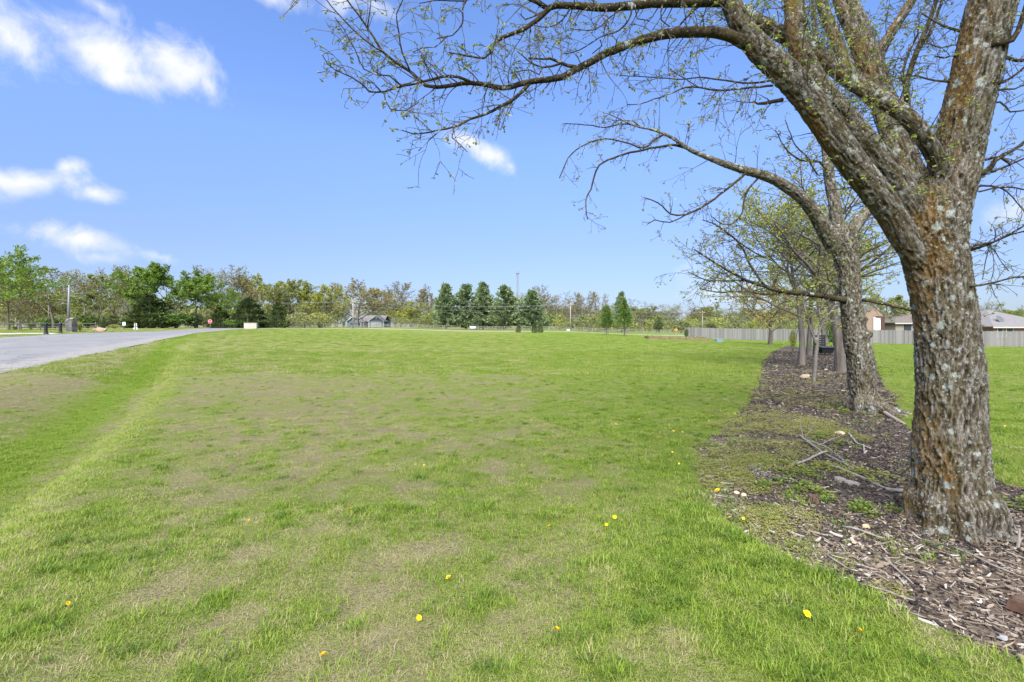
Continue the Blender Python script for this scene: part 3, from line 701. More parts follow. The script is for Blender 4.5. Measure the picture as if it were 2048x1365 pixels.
def bark_body(name, lines, voxel, parent, amp, orange_side, seed=0, roots=()):
    mb = MB(); segs = []; acc = 0
    for P, Rr in list(lines)+list(roots):
        p, r = smooth_line(P, Rr, .06); mb.tube(p, r, 14); s_ = acc
        for k in range(len(p)-1):
            L_ = (p[k+1]-p[k]).length; segs.append((*p[k], *p[k+1], s_, s_+L_, r[k])); s_ += L_
        acc += 0.0
    tmp = bpy.data.objects.new('tmp', mb.mesh('tmp', [M_BARK])); COL.objects.link(tmp)
    md = tmp.modifiers.new('r', 'REMESH'); md.mode = 'VOXEL'; md.voxel_size = voxel
    sm = tmp.modifiers.new('s', 'SMOOTH'); sm.factor = .5; sm.iterations = 9
    dg = bpy.context.evaluated_depsgraph_get(); me = bpy.data.meshes.new_from_object(tmp.evaluated_get(dg))
    bpy.data.objects.remove(tmp)
    n = len(me.vertices); V = np.empty(n*3); me.vertices.foreach_get('co', V); V = V.reshape(-1, 3)
    Nn = np.empty(n*3); me.vertices.foreach_get('normal', Nn); Nn = Nn.reshape(-1, 3)
    Sg = np.array(segs); best = np.full(n, 1e9); C = np.zeros((n, 3)); T = np.zeros((n, 3)); Sx = np.zeros(n); Rd = np.zeros(n)
    for g in Sg:
        a, c = g[:3], g[3:6]; e = c-a; le = np.linalg.norm(e); t = np.clip(((V-a)@e)/(le*le), 0, 1); cc = a+t[:,None]*e
        d = np.linalg.norm(V-cc, axis=1)-g[8]; m = d < best
        best[m] = d[m]; C[m] = cc[m]; T[m] = e/le; Sx[m] = (g[6]+t*(g[7]-g[6]))[m]; Rd[m] = g[8]
    rv = V-C; ax = (rv*T).sum(1); rv = rv-T*ax[:,None]; Sx = Sx+ax
    q = rv + T*(Sx*.22)[:,None] + seed*3.7
    wq = q + .018*np.stack([noise3(V*5+9), noise3(V*5+21), noise3(V*5+33)], 1)
    r1 = 1-np.abs(noise3(wq*33))*2.6; r2 = 1-np.abs(noise3(wq*58+5))*2.6; r3 = noise3(V*np.array([70,70,40])+8)
    ridge = .55*r1+.42*r2+.34*r3
    am = amp*np.clip(Rd/.22, .22, 1.15)
    low = noise3(V*3.2+4)*.018*np.clip(Rd/.25, .1, 1)
    V2 = V + Nn*(am*(ridge-.45)+low)[:,None]
    me.vertices.foreach_set('co', V2.ravel())
    for nm, ty, key, d in (('bark', 'FLOAT_VECTOR', 'vector', q), ('ridge', 'FLOAT', 'value', np.clip(ridge*.5+.5, 0, 1)),
                           ('orange', 'FLOAT', 'value', np.clip(orange_side(V, Nn), 0, 1)), ('pale', 'FLOAT', 'value', np.clip(.35+.3*noise3(V*1.3+2)+.55*S(1.0, .2, V[:,2])*S(.2, .4, Rd)+.2*S(.1, .03, Rd), 0, 1))):
        a = me.attributes.new(nm, ty, 'POINT'); a.data.foreach_set(key, np.ascontiguousarray(d, np.float32).ravel())
    me.polygons.foreach_set('use_smooth', [True]*len(me.polygons)); me.materials.clear(); me.materials.append(M_BARK)
    print(name, len(me.polygons))
    return link('trunk', me, parent)
def tube_attr(mb, name, parent, pale=.55, orange=.1):
    """branches too thin to remesh: same bark, plain tubes"""
    me = mb.mesh(name, [M_BARK], True); n = len(me.vertices); V = np.empty(n*3); me.vertices.foreach_get('co', V); V = V.reshape(-1, 3)
    for nm, ty, key, d in (('bark', 'FLOAT_VECTOR', 'vector', V*.8), ('ridge', 'FLOAT', 'value', np.clip(.42+.35*noise3(V*30), 0, 1)), ('orange', 'FLOAT', 'value', np.full(n, orange)), ('pale', 'FLOAT', 'value', np.full(n, pale))):
        a = me.attributes.new(nm, ty, 'POINT'); a.data.foreach_set(key, np.ascontiguousarray(d, np.float32).ravel())
    return link(name, me, parent)
def rvec(rg):
    while True:
        v = Vector((rg.uniform(-1, 1), rg.uniform(-1, 1), rg.uniform(-1, 1)))
        if .05 < v.length < 1: return v.normalized()
class Twigs:
    def __init__(s, seed, scale=1.0, leaf=.016, droop=.10, leaf_p=.5, rmin=.0016): s.rg = random.Random(seed); s.tw = MB(); s.lf = MB(); s.k = scale; s.leaf = leaf; s.droop = droop; s.lp = leaf_p; s.rmin = rmin
    def leafcl(s, p, n, sz):
        rg = s.rg
        for _ in range(n):
            d = rvec(rg); d.z = d.z*.6-.15; a = d.cross(rvec(rg)).normalized()*sz*.34*rg.uniform(.6, 1.2); e = d*sz*rg.uniform(.6, 1.4)
            s.lf.add([p, p+e*.5+a, p+e, p+e*.5-a], [(0,1,2,3)], 0, rg.random())
    def twig(s, p, d, L_, r, lvl=0):
        rg = s.rg; n = 5 if L_ > .15 else 3; pts = [p]; rad = [r]
        for i in range(n):
            d = (d + rvec(rg)*.22 + Vector((0, 0, -s.droop*rg.uniform(0, 1.6)))).normalized(); p = p+d*(L_/n); pts.append(p); rad.append(max(s.rmin, r*(1-.75*(i+1)/n)))
        s.tw.tube(pts, rad, 3, 0, False)
        if lvl < 2 and L_ > .07*s.k:
            for _ in range(rg.choice((2, 3, 4)) if lvl == 0 else rg.choice((1, 2, 3))):
                j = rg.randrange(1, n+1); dd = (pts[j]-pts[j-1]).normalized(); q = (dd*.9+rvec(rg)*.9).normalized()
                s.twig(pts[j], q, L_*rg.uniform(.25, .6), max(s.rmin, rad[j]*.75), lvl+1)
        for j in range(1, n+1):                                                   # buds along the twig, small leaf clusters near the tip
            if rg.random() < .5: s.leafcl(pts[j], 1, s.leaf*.7)
        if rg.random() < s.lp: s.leafcl(pts[-1], rg.choice((2, 3, 4, 6)), s.leaf*rg.uniform(.8, 1.5))
    def along(s, P, Rr, per_m, lmin, lmax, up=.0, t0=0.0, out=.9):
        rg = s.rg
        for k in range(len(P)-1):
            if k/len(P) < t0: continue
            e = P[k+1]-P[k]; m = e.length*per_m; c = int(m)+(rg.random() < m-int(m)); dn = e.normalized()
            for _ in range(c):
                t = rg.random(); q = rvec(rg); q = (q-dn*q.dot(dn)).normalized(); p = P[k]+e*t+q*Rr[k]*.9
                d = (q*out+dn*rg.uniform(.1, .9)+Vector((0, 0, up))).normalized()
                s.twig(p, d, rg.uniform(lmin, lmax)*rg.uniform(.5, 1), max(s.rmin, min(.005*s.k, Rr[k]*.5)))

def near_tree():
    x0, y0 = W(1903, 0, 4.1)[0], 4.1
    root = thing('maple_tree', 'big forked tree with orange lichen on its bark, nearest the camera', 'tree', (0, 0, 0))
    TR = px_line([(1906,1085,4.08,185),(1905,1045,4.08,180),(1902,1000,4.1,172),(1900,900,4.1,160),(1900,800,4.1,151),(1897,700,4.1,142),(1887,620,4.1,134),(1878,560,4.1,132),(1868,500,4.1,140),(1862,445,4.1,158),(1866,405,4.1,140),(1868,372,4.1,92),(1868,350,4.1,30)])
    RL = px_line([(1878,470,4.1,105),(1892,400,4.1,116),(1912,320,4.1,112),(1927,250,4.05,112),(1945,180,4.0,112),(1962,100,3.95,110),(1985,0,3.9,110),(2010,-110,3.85,104),(2040,-260,3.8,90),(2075,-420,3.8,70)])
    A = px_line([(1862,560,4.12,50),(1818,490,4.05,60),(1772,415,3.97,62),(1715,340,3.9,62),(1665,270,3.87,62),(1620,205,3.85,62),(1570,145,3.82,58),(1520,100,3.8,52),(1488,60,3.78,46),(1465,15,3.76,40),(1445,-40,3.74,36),(1410,-140,3.7,28),(1370,-260,3.7,18)])
    B = px_line([(1850,470,4.1,80),(1800,385,4.05,72),(1745,312,4.0,66),(1693,250,3.97,62),(1648,195,3.95,58),(1616,140,3.93,50),(1598,90,3.92,46),(1590,40,3.9,43),(1590,-30,3.9,42),(1598,-140,3.9,38),(1580,-270,3.9,26)])
    C_ = px_line([(1893,470,4.1,44),(1893,400,4.06,44),(1880,335,4.0,42),(1842,265,3.93,40),(1800,222,3.93,38),(1740,185,4.0,37),(1697,158,4.05,35),(1643,115,4.08,34),(1566,70,4.12,32),(1497,30,4.15,26),(1440,-15,4.15,20)])
    D = px_line([(1845,440,4.25,74),(1818,345,4.4,66),(1787,260,4.6,60),(1762,190,4.8,56),(1737,120,5.0,54),(1710,50,5.2,50),(1690,0,5.3,48),(1668,-90,5.4,40),(1650,-220,5.5,28)])
    D2 = px_line([(1745,140,4.95,27),(1780,70,5.0,23),(1822,5,5.0,20),(1855,-60,5,15)])
    D3 = px_line([(1762,225,4.7,26),(1700,140,4.9,28),(1665,60,5.0,26),(1642,0,5.0,24),(1630,-90,5,20)])
    base = Vector((x0, y0, 0)); roots = []
    rg = random.Random(3)
    for a, ln, r in ((-1.9, .52, .12), (-1.1, .50, .13), (-.45, .55, .12), (-2.7, .46, .11), (2.6, .45, .1), (.3, .5, .1), (1.4, .5, .1), (-1.5, .40, .11)):
        d = Vector((math.cos(a), math.sin(a), 0))
        roots.append(([base+d*.12+Vector((0,0,.42)), base+d*.25+Vector((0,0,.20)), base+d*(ln*.60)+Vector((0,0,.03)), base+d*(ln*.98)+Vector((0,0,-.06))], [r*.70, r*.84, r*.66, r*.38]))
    lines = [TR, RL, A, B, C_, D, D2, D3]
    bark_body('near', lines, .0105, root, .021, lambda V, N: .24+.52*(-N[:,0])+.34*noise3(V*1.6+3)+.14*S(1.2, 2.5, V[:,2]), 0, roots)
    # thinner branches traced one by one: (points, widths from -> to, distance from -> to)
    br = [([(1500,90),(1486,86),(1466,75),(1436,66),(1407,64),(1367,65),(1347,66),(1318,72),(1288,79),(1258,89),(1229,100),(1203,112),(1185,123),(1165,133),(1145,144),(1124,155),(1100,159),(1074,162),(1038,170),(1006,177),(968,170),(940,166),(909,171),(874,175),(851,172),(820,143),(790,124),(767,105),(738,61),(717,30),(694,0),(676,-40)], 24, 3, 3.8, 3.3),
          ([(940,164),(917,155),(886,153),(863,159),(839,166),(809,172),(778,180),(769,185),(738,184),(727,171),(703,155),(670,141),(656,129),(643,107)], 6.5, 2, 3.42, 3.15),
          ([(803,172),(778,152),(752,151),(727,139),(710,101),(687,59),(670,35)], 3.4, 1.8, 3.3, 3.1),
          ([(820,143),(804,105),(797,66),(793,28),(806,0),(815,-40)], 4, 1.8, 3.34, 3.2), ([(767,105),(729,80),(687,40),(652,0),(620,-40)], 3.6, 2, 3.33, 3.2), ([(735,55),(740,25),(742,0)], 3, 2, 3.3, 3.25),
          ([(1059,167),(1027,199),(1001,213),(975,227),(940,240),(909,254),(874,261),(827,268),(804,261)], 8, 2, 3.52, 3.2), ([(880,260),(858,281),(837,302)], 3, 1.8, 3.28, 3.2), ([(909,254),(905,275),(920,290),(935,305)], 2.6, 1.6, 3.3, 3.2),
          ([(769,185),(770,200),(780,218),(810,221),(838,203)], 3, 1.8, 3.25, 3.2),
          ([(1160,136),(1134,131),(1114,123),(1100,118),(1085,119),(1057,117)], 8, 3, 3.6, 3.7), ([(1120,128),(1085,136),(1057,122),(1034,103)], 5, 2, 3.62, 3.75), ([(1085,136),(1078,150),(1060,140),(1020,147)], 3, 1.8, 3.65, 3.7),
          ([(1545,172),(1500,176),(1436,181),(1397,175),(1371,175),(1347,185),(1320,195),(1282,208),(1254,209)], 5, 1.8, 3.85, 3.7), ([(1548,160),(1500,167),(1446,161),(1397,155),(1371,159),(1318,156),(1238,151)], 4.4, 1.8, 3.85, 3.9), ([(1397,175),(1371,159),(1340,140)], 2.4, 1.6, 3.76, 3.8),
          ([(1478,22),(1455,6),(1440,3),(1380,5),(1300,7),(1260,12),(1220,16),(1170,14),(1130,11),(1100,16),(1081,35),(1050,57),(1015,71),(987,86),(984,103),(968,117),(933,112),(898,105)], 24, 2.4, 3.8, 3.3), ([(1093,17),(1075,6),(1060,0),(1035,-14)], 9, 5, 3.6, 3.55),
          ([(1010,-30),(960,-6),(933,0),(925,21),(925,47),(905,70),(874,77)], 6, 2, 3.5, 3.3), ([(895,72),(870,94),(844,97),(825,106)], 2.6, 1.6, 3.36, 3.3), ([(933,3),(900,2),(870,1),(840,8)], 3, 1.8, 3.45, 3.4), ([(1087,24),(1070,32),(1050,40),(1040,28)], 4.5, 2, 3.6, 3.6),
          ([(1350,62),(1375,33),(1405,8),(1440,-20)], 4.5, 3, 3.75, 3.85), ([(1265,10),(1262,30),(1240,60),(1200,75),(1160,100),(1128,108)], 4.5, 1.8, 3.6, 3.5), ([(1270,10),(1275,38),(1300,42)], 3, 2, 3.6, 3.6), ([(1325,10),(1322,40),(1340,55)], 4, 2, 3.65, 3.65), ([(1200,80),(1204,92),(1185,108)], 3, 2, 3.6, 3.62),
          ([(1140,18),(1125,40),(1100,55),(1070,52)], 3.6, 1.8, 3.55, 3.5), ([(1240,18),(1215,40),(1190,60),(1140,58)], 3.6, 1.8, 3.58, 3.5),
          ([(1565,200),(1530,206),(1515,208),(1506,202)], 9, 3, 3.85, 3.8),
          ([(1820,245),(1813,170),(1835,100),(1860,40),(1876,-12),(1890,-70)], 15, 8, 4.5, 4.6), ([(1838,95),(1858,70),(1884,2),(1900,-50)], 9, 6, 4.6, 4.7), ([(1818,200),(1806,160),(1812,120),(1840,60)], 8, 5, 4.5, 4.45),
          ([(1910,60),(1890,54),(1868,42),(1842,26)], 7, 3, 4.0, 4.1), ([(1905,112),(1888,116),(1870,112)], 5, 3, 4.0, 4.05), ([(1902,165),(1872,162),(1845,156),(1830,150)], 6, 3, 4.0, 4.1), ([(1910,90),(1880,97),(1850,85)], 3, 2, 4.0, 4.1),
          ([(1945,500),(1975,490),(2005,475),(2030,462),(2060,446)], 7, 4, 4.0, 3.8), ([(1990,483),(2020,470),(2060,460)], 5, 3, 3.9, 3.85), ([(1935,572),(1960,571),(1990,565),(2025,556),(2070,552)], 6, 3, 3.95, 3.8), ([(1975,490),(1968,535),(1965,560)], 3, 2, 3.95, 3.9), ([(1978,492),(2000,520),(2018,543)], 3, 2, 3.93, 3.85),
          ([(1970,345),(1990,322),(2008,310),(2035,295),(2060,275)], 15, 6, 4.0, 3.9), ([(1988,342),(2020,330),(2060,312)], 6, 4, 4.0, 3.9), ([(2000,315),(2022,330),(2030,324)], 6, 4, 3.98, 3.9), ([(1965,372),(2000,375),(2030,376),(2065,384)], 5, 3, 4.0, 3.9), ([(2000,376),(2025,395),(2050,425)], 4, 2.5, 3.95, 3.9),
          ([(2000,205),(2020,225),(2045,222),(2070,210)], 5, 3, 3.95, 3.8), ([(2010,115),(2035,121),(2070,120)], 8, 6, 3.9, 3.8), ([(2008,165),(2030,150),(2060,125)], 7, 5, 3.9, 3.8), ([(2025,80),(2043,40),(2055,0),(2070,-60)], 14, 10, 3.8, 3.7), ([(2005,180),(2030,178),(2060,165)], 5, 3, 3.9, 3.8),
          ([(1820,1040),(1800,1025)], 2, 1, 4, 4), ([(1830,740),(1815,738)], 5, 3, 3.95, 3.9)]
    mb = MB(); tw = Twigs(21, 1.0, .017, .10, .42, .0017); tw2 = Twigs(22, 1.0, .020, .0, .75, .0017)
    for pts, w0, w1, d0, d1 in br[:-2]:
        if pts[0][0] > 1930: pts = [(pts[0][0]-42, pts[0][1]+8)]+pts          # rooted inside the limb it leaves
        elif 1895 < pts[0][0] < 1915: pts = [(pts[0][0]+36, pts[0][1]+8)]+pts
        n = len(pts); L4 = [(a, c, d0+(d1-d0)*i/(n-1), (w0*(1-i/(n-1))**1.15+w1*(1-(1-i/(n-1))**1.15))) for i, (a, c) in enumerate(pts)]
        P, Rr = smooth_line(*px_line(L4), .05, .0015, rg)
        mb.tube(P, Rr, 8 if w0 > 7 else 5)
        tw.along(P, Rr, 26 if n > 8 else 17, .06, .42, rg.choice((-.15, .1, .25)), .08)
    bo = tube_attr(mb, 'branches', root, .35); bo['kind'] = 'stuff'
    for ln, k, l0, l1, t0 in ((A, 24, .1, .5, .2), (B, 24, .1, .6, .22), (C_, 24, .1, .55, .1), (D, 26, .12, .65, .12), (D2, 26, .1, .55, 0), (D3, 28, .1, .6, 0), (RL, 5, .08, .38, .3)):
        P, Rr = smooth_line(*ln, .06); tw2.along(P, Rr, k, l0, l1, .15, t0)
    # tufts of new leaves sitting on the limbs
    rg2 = random.Random(8)
    for ln, cnt in ((A, 30), (B, 46), (C_, 40), (D, 46), (D3, 16), (RL, 6)):
        P, Rr = smooth_line(*ln, .06)
        for _ in range(cnt):
            k = rg2.randrange(len(P)//6, len(P)); q = rvec(rg2); q.y = -abs(q.y); tw2.leafcl(P[k]+q*(Rr[k]+rg2.uniform(.01, .10)), rg2.choice((4, 6, 9)), .026)
    # the crown above the frame: limbs fork on upwards
    for ln in (RL, A, B, D):
        P0, R0 = ln; p = P0[-1]; r = R0[-1]; d = (P0[-1]-P0[-2]).normalized()
        for j in range(4):
            q = (d+rvec(rg2)*.7+Vector((0,0,.4))).normalized(); pts = [p-d*.05]; rr = [r*.8]; pp = p
            for i in range(5): q = (q+rvec(rg2)*.18).normalized(); pp = pp+q*.35; pts.append(pp); rr.append(r*.8*(1-.8*(i+1)/5))
            tw2.tw.tube(pts, rr, 5, 0, False); tw2.along(pts, rr, 9, .1, .5)
    a = tw.tw; a.add(tw2.tw.v, tw2.tw.f); a.build('twigs', M_TWIG, root)
    l = tw.lf; n0 = l.n; l.v += tw2.lf.v; l.f += [tuple(i+n0 for i in f) for f in tw2.lf.f]; l.m += tw2.lf.m; l.t += tw2.lf.t; l.n += tw2.lf.n
    lo = l.build('leaves', M_BUD, root, False, True); lo['kind'] = 'stuff'; print('near twigs', len(a.f), len(l.f))
near_tree()

def second_tree():
    root = thing('maple_tree', 'second tree in the mulch bed, grey rough trunk behind the nearest tree', 'tree', (0, 0, 0))
    D0 = 9.55
    TR = px_line([(1729,838,D0,64),(1727,815,D0,60),(1725,780,D0,56),(1722,740,D0,58),(1718,710,D0,57),(1712,680,D0,52),(1707,640,D0,48),(1702,600,D0,46),(1699,560,D0,46),(1692,510,D0,52),(1686,475,D0,60),(1684,455,D0,58)])
    LL = px_line([(1672,500,D0,38),(1654,467,D0-.1,38),(1629,427,D0-.2,31),(1609,401,D0-.3,26),(1580,379,D0-.35,24),(1551,361,D0-.4,22),(1523,350,D0-.45,20),(1486,340,D0-.5,17),(1446,327,D0-.6,14),(1417,316,D0-.6,12),(1380,300,D0-.7,10),(1346,277,D0-.75,8),(1312,262,D0-.8,6.5),(1270,252,D0-.9,5.5),(1228,233,D0-.9,4.5),(1194,220,D0-1,3)])
    ML = px_line([(1684,480,D0,36),(1674,445,D0,30),(1668,401,D0,26),(1660,367,D0,24),(1656,330,D0,22),(1650,280,D0,20),(1640,200,D0,17),(1632,120,D0,14),(1628,30,D0,11),(1626,-60,D0,7)])
    RR = px_line([(1694,480,D0,34),(1720,438,D0+.1,28),(1742,415,D0+.2,25),(1770,370,D0+.3,21),(1790,310,D0+.3,18),(1800,230,D0+.4,14),(1815,150,D0+.4,9)])
    bx, by = W(1727, 0, D0)[0], D0; g0 = gh(bx, by); base = Vector((bx, by, g0)); roots = []
    for a, ln, r in ((-.2, 1.0, .12), (-.75, .8, .11), (-2.5, .45, .1), (-1.7, .45, .1), (.8, .6, .1), (2.5, .4, .1)):
        d = Vector((math.cos(a), math.sin(a), 0)); roots.append(([base+d*.12+Vector((0,0,.42)), base+d*.26+Vector((0,0,.16)), base+d*(ln*.65)+Vector((0,0,.02)), base+d*ln+Vector((0,0,-.05))], [r*.9, r, r*.6, r*.3]))
    # burls and stubs on the right of the trunk
    burl = [px_line([(1720,640,D0-.1,30),(1730,632,D0-.15,22)]), px_line([(1728,672,D0-.1,26),(1741,668,D0-.15,14),(1744,663,D0-.18,6)]), px_line([(1735,730,D0-.1,34),(1744,732,D0-.12,18)])]
    bark_body('second', [TR, LL, ML, RR]+burl, .02, root, .030, lambda V, N: .02+.12*noise3(V*1.5), 5, roots)
    mb = MB(); rg = random.Random(31); tw = Twigs(33, 1.6, .03, .04, .35, .0030)
    br = [([(1388,302),(1346,290),(1320,294),(1249,309),(1199,332),(1182,378),(1171,403),(1176,440)], 6, 2, 8.9, 8.6), ([(1330,268),(1312,277),(1287,296),(1250,285),(1199,279),(1144,307),(1119,357)], 5, 2, 8.8, 8.4), ([(1270,252),(1240,248),(1210,255),(1170,250),(1125,248)], 3.4, 2, 8.7, 8.5), ([(1280,254),(1265,243),(1245,242),(1240,250)], 3, 2, 8.7, 8.7),
          ([(1495,342),(1488,351),(1455,378),(1413,409),(1371,430),(1341,428),(1316,405),(1287,395)], 6.5, 2, 9.05, 8.7), ([(1371,430),(1340,445),(1310,440),(1295,448)], 3, 2, 8.85, 8.7),
          ([(1520,352),(1498,378),(1487,405),(1485,425),(1470,445),(1448,450),(1425,435)], 4.5, 2.2, 9.1, 9.0),
          ([(1690,602),(1677,598),(1637,591),(1609,587),(1566,584),(1529,573),(1494,561),(1451,539),(1420,520),(1390,500)], 14, 3, 9.5, 9.2), ([(1529,573),(1500,530),(1480,490),(1440,455),(1405,440)], 6, 2, 9.4, 9.3), ([(1566,584),(1530,590),(1490,583),(1440,585),(1400,578)], 5, 2, 9.4, 9.2), ([(1494,561),(1450,562),(1410,560),(1380,545)], 4, 2, 9.35, 9.2), ([(1545,578),(1560,540),(1590,490),(1610,455)], 5, 2, 9.45, 9.6), ([(1642,590),(1636,540),(1640,490)], 5, 2, 9.5, 9.7), ([(1540,520),(1500,500),(1460,470),(1430,462)], 4, 2, 9.4, 9.3), ([(1650,590),(1680,540),(1670,510)], 4, 2, 9.3, 9.2),
          ([(1726,600),(1760,606),(1800,616),(1850,628)], 8, 5, 9.4, 9.2), ([(1716,520),(1740,500),(1770,488),(1810,470)], 6, 3, 9.5, 9.3), ([(1718,525),(1750,512),(1790,506)], 4, 2, 9.5, 9.4), ([(1655,345),(1640,325),(1600,320),(1570,295),(1550,260)], 6, 2, 9.5, 9.3), ([(1635,350),(1610,310),(1590,290),(1570,240)], 4, 2, 9.4, 9.2)]
    for pts, w0, w1, d0, d1 in br:
        n = len(pts); L4 = [(a, c, d0+(d1-d0)*i/(n-1), w0+(w1-w0)*i/(n-1)) for i, (a, c) in enumerate(pts)]
        P, Rr = smooth_line(*px_line(L4), .10, .004, rg); mb.tube(P, Rr, 6); low = pts[0][1] > 480
        if low: tw.lp = .85
        tw.along(P, Rr, 15 if low else 7, .12, .8 if low else .5, .15 if low else -.1, .05); tw.lp = .35
    bo = tube_attr(mb, 'branches', root, .2); bo['kind'] = 'stuff'
    for ln, k in ((LL, 5), (ML, 13), (RR, 12)):
        P, Rr = smooth_line(*ln, .12); tw.along(P, Rr, k, .15, .8, .2, .15)
    tw.tw.build('twigs', M_TWIG, root); lo = tw.lf.build('leaves', M_BUD, root, False, True); lo['kind'] = 'stuff'; print('second', len(tw.tw.f), len(tw.lf.f))
second_tree()

# ================================================================== tree kinds grown once, then copied
def grow(out, rg, p, d, L_, r, lvl, c):
    n = (6, 5, 4, 3, 2)[lvl]; pts = [p]; rad = [r]; tp = c['taper'][lvl]
    for i in range(n):
        d = (d + rvec(rg)*c['wig'][lvl] + Vector((0, 0, c['up'][lvl]))).normalized(); p = p+d*(L_/n); pts.append(p); rad.append(r*(1-(1-tp)*(i+1)/n))
    out.append((pts, rad, lvl))
    if lvl >= c['levels']: return
    k = c['kids'][lvl]; ph = rg.uniform(0, 6.28)
    for j in range(k):
        t = c['t0'][lvl]+(1-c['t0'][lvl])*(j+rg.uniform(.2, .9))/k; x = min(t, .999)*n; i = int(x); f = x-i
        q = pts[i].lerp(pts[i+1], f); dd = (pts[i+1]-pts[i]).normalized(); rr = rad[i]+(rad[i+1]-rad[i])*f
        ph += 2.4+rg.uniform(-.5, .5); a = dd.orthogonal().normalized(); a.rotate(Matrix.Rotation(ph, 3, dd))
        an = c['ang'][lvl]*rg.uniform(.7, 1.25)*(1.25-.5*t)
        grow(out, rg, q, (dd*math.cos(an)+a*math.sin(an)).normalized(), L_*c['ratio'][lvl]*rg.uniform(.7, 1.15)*(1.15-.5*t if c.get('cone') is None else 1.25-1.0*t), max(rr*.62, .008), lvl+1, c)
def tree_meshes(kind, seed, c, bark, leaf=None, leaf_n=0, leaf_s=.2, twig_r=.02, top=None):
    """normalised to height 1: trunk mesh with the limbs, crown mesh with twigs and leaves"""
    rg = random.Random(seed); out = []
    grow(out, rg, Vector((0, 0, 0)), Vector((0, 0, 1)), c['trunk'], c['r'], 0, c)
    tr = MB(); cr = MB()
    ax = [p.x for o_ in out for p in o_[0]]; ay = [p.y for o_ in out for p in o_[0]]; az = max(p.z for o_ in out for p in o_[0])
    w0 = (np.percentile(ax, 98)-np.percentile(ax, 2)+np.percentile(ay, 98)-np.percentile(ay, 2))/2; kx = c.get('aspect', .75)*az/w0
    out = [([Vector((p.x*kx, p.y*kx, p.z)) for p in o_[0]], o_[1], o_[2]) for o_ in out]        # shaped first, so leaves stay undistorted
    for pts, rad, lvl in out:
        if lvl <= 1:
            if lvl == 0: rad = [rad[0]*1.35]+rad[1:]; pts = [pts[0]-Vector((0, 0, .3))]+pts[1:]
            tr.tube(pts, rad, 6 if lvl == 0 else 5, 0, False)
        else: cr.tube(pts, [max(x, twig_r*(.6 if lvl == c['levels'] else 1)) for x in rad], 3, 0, False)
        if leaf and lvl >= c['levels']-c.get('leaf_lv', 0):
            for _ in range(leaf_n if rg.random() > c.get('bare', 0) else 0):
                q = pts[rg.randrange(1, len(pts))]+rvec(rg)*leaf_s*rg.uniform(.2, 1.3); a = rvec(rg)*leaf_s*.5; b_ = rvec(rg).cross(a).normalized()*leaf_s*rg.uniform(.35, .6)
                cr.add([q-a, q+b_, q+a, q-b_], [(0, 1, 2, 3)], 1, rg.random())
    hz = max(v[2] for v in cr.v+tr.v); xs = [v[0] for v in cr.v]; ys = [v[1] for v in cr.v]; w_ = (np.percentile(xs, 98)-np.percentile(xs, 2)+np.percentile(ys, 98)-np.percentile(ys, 2))/2
    for mb in (tr, cr): mb.v = [(v[0]/w_, v[1]/w_, v[2]/hz) for v in mb.v]          # width 1, height 1
    me = tr.mesh('trunk', [bark], True); me['natural_width'] = float(w_); return me, cr.mesh('crown', [bark, leaf or bark], False, True)
def needle_meshes(seed, kind, bark, leaf):
    rg = random.Random(seed); tr = MB(); cr = MB()
    if kind == 'pine':
        tr.tube([(0,0,-.03), (0,0,.3), (.01,0,.7), (0,0,1)], [.03, .024, .014, .003], 6, 0, False)
        z = .06
        while z < .985:
            t = (z-.06)/.94; Lm = .56*(1-t)**1.0*rg.uniform(.75, 1.1)+.018
            for j in range(rg.choice((4, 5, 6))):
                a = rg.uniform(0, 6.28); d = Vector((math.cos(a), math.sin(a), .10+.35*t)); L_ = Lm*rg.uniform(.55, 1.08); pts = []
                for i in range(5):
                    k = i/4; pts.append(Vector((d.x*L_*k, d.y*L_*k, z+L_*(d.z*k-.16*k+.24*k*k*rg.uniform(.6, 1.4)))))
                cr.tube(pts, [.005, .004, .0035, .003, .002], 3, 0, False)
                for i in range(1, 5):
                    for _ in range(12):
                        q = pts[i]+Vector((rg.gauss(0, .028), rg.gauss(0, .028), rg.gauss(.01, .016))); e = (Vector((d.x, d.y, .5))+rvec(rg)*.8).normalized()*.042*rg.uniform(.6, 1.3); s_ = e.cross(rvec(rg)).normalized()*.014
                        cr.add([q-s_, q+s_, q+e*.6+s_*1.2, q+e, q+e*.6-s_*1.2], [(0,1,2,3,4)], 1, rg.random()*.6+.4*k)
            z += rg.uniform(.030, .05)
    else:                                                # cedar / clipped cone: dense sprays to the ground
        tr.tube([(0,0,-.03), (0,0,.5), (0,0,.9)], [.03, .02, .006], 6, 0, False)
        for _ in range(2300 if kind == 'cedar' else 1500):
            z = rg.random()**1.15; prof = (1-z)**.62*(.35+.65*min(1, z*5+.25)) if kind == 'cedar' else 1.12*(1-z)**.62*min(1, .62+z*1.9)
            lob = 1+.22*math.sin(5*z*6.28+seed)*(kind == 'cedar'); a = rg.uniform(0, 6.28)
            rr = .5*prof*lob*(1+.16*math.sin(3*a+seed+z*4))*(1-.55*rg.random()**2.2); q = Vector((rr*math.cos(a), rr*math.sin(a), z*.97+.01))
            e = (Vector((math.cos(a), math.sin(a), .9))+rvec(rg)*.7).normalized()*.075*rg.uniform(.6, 1.3); s_ = e.cross(rvec(rg)).normalized()*.02
            cr.add([q-s_, q+s_, q+e*.6+s_, q+e, q+e*.6-s_], [(0,1,2,3,4)], 1, rg.random())
    return tr.mesh('trunk', [bark], True), cr.mesh('crown', [bark, leaf], False, True)
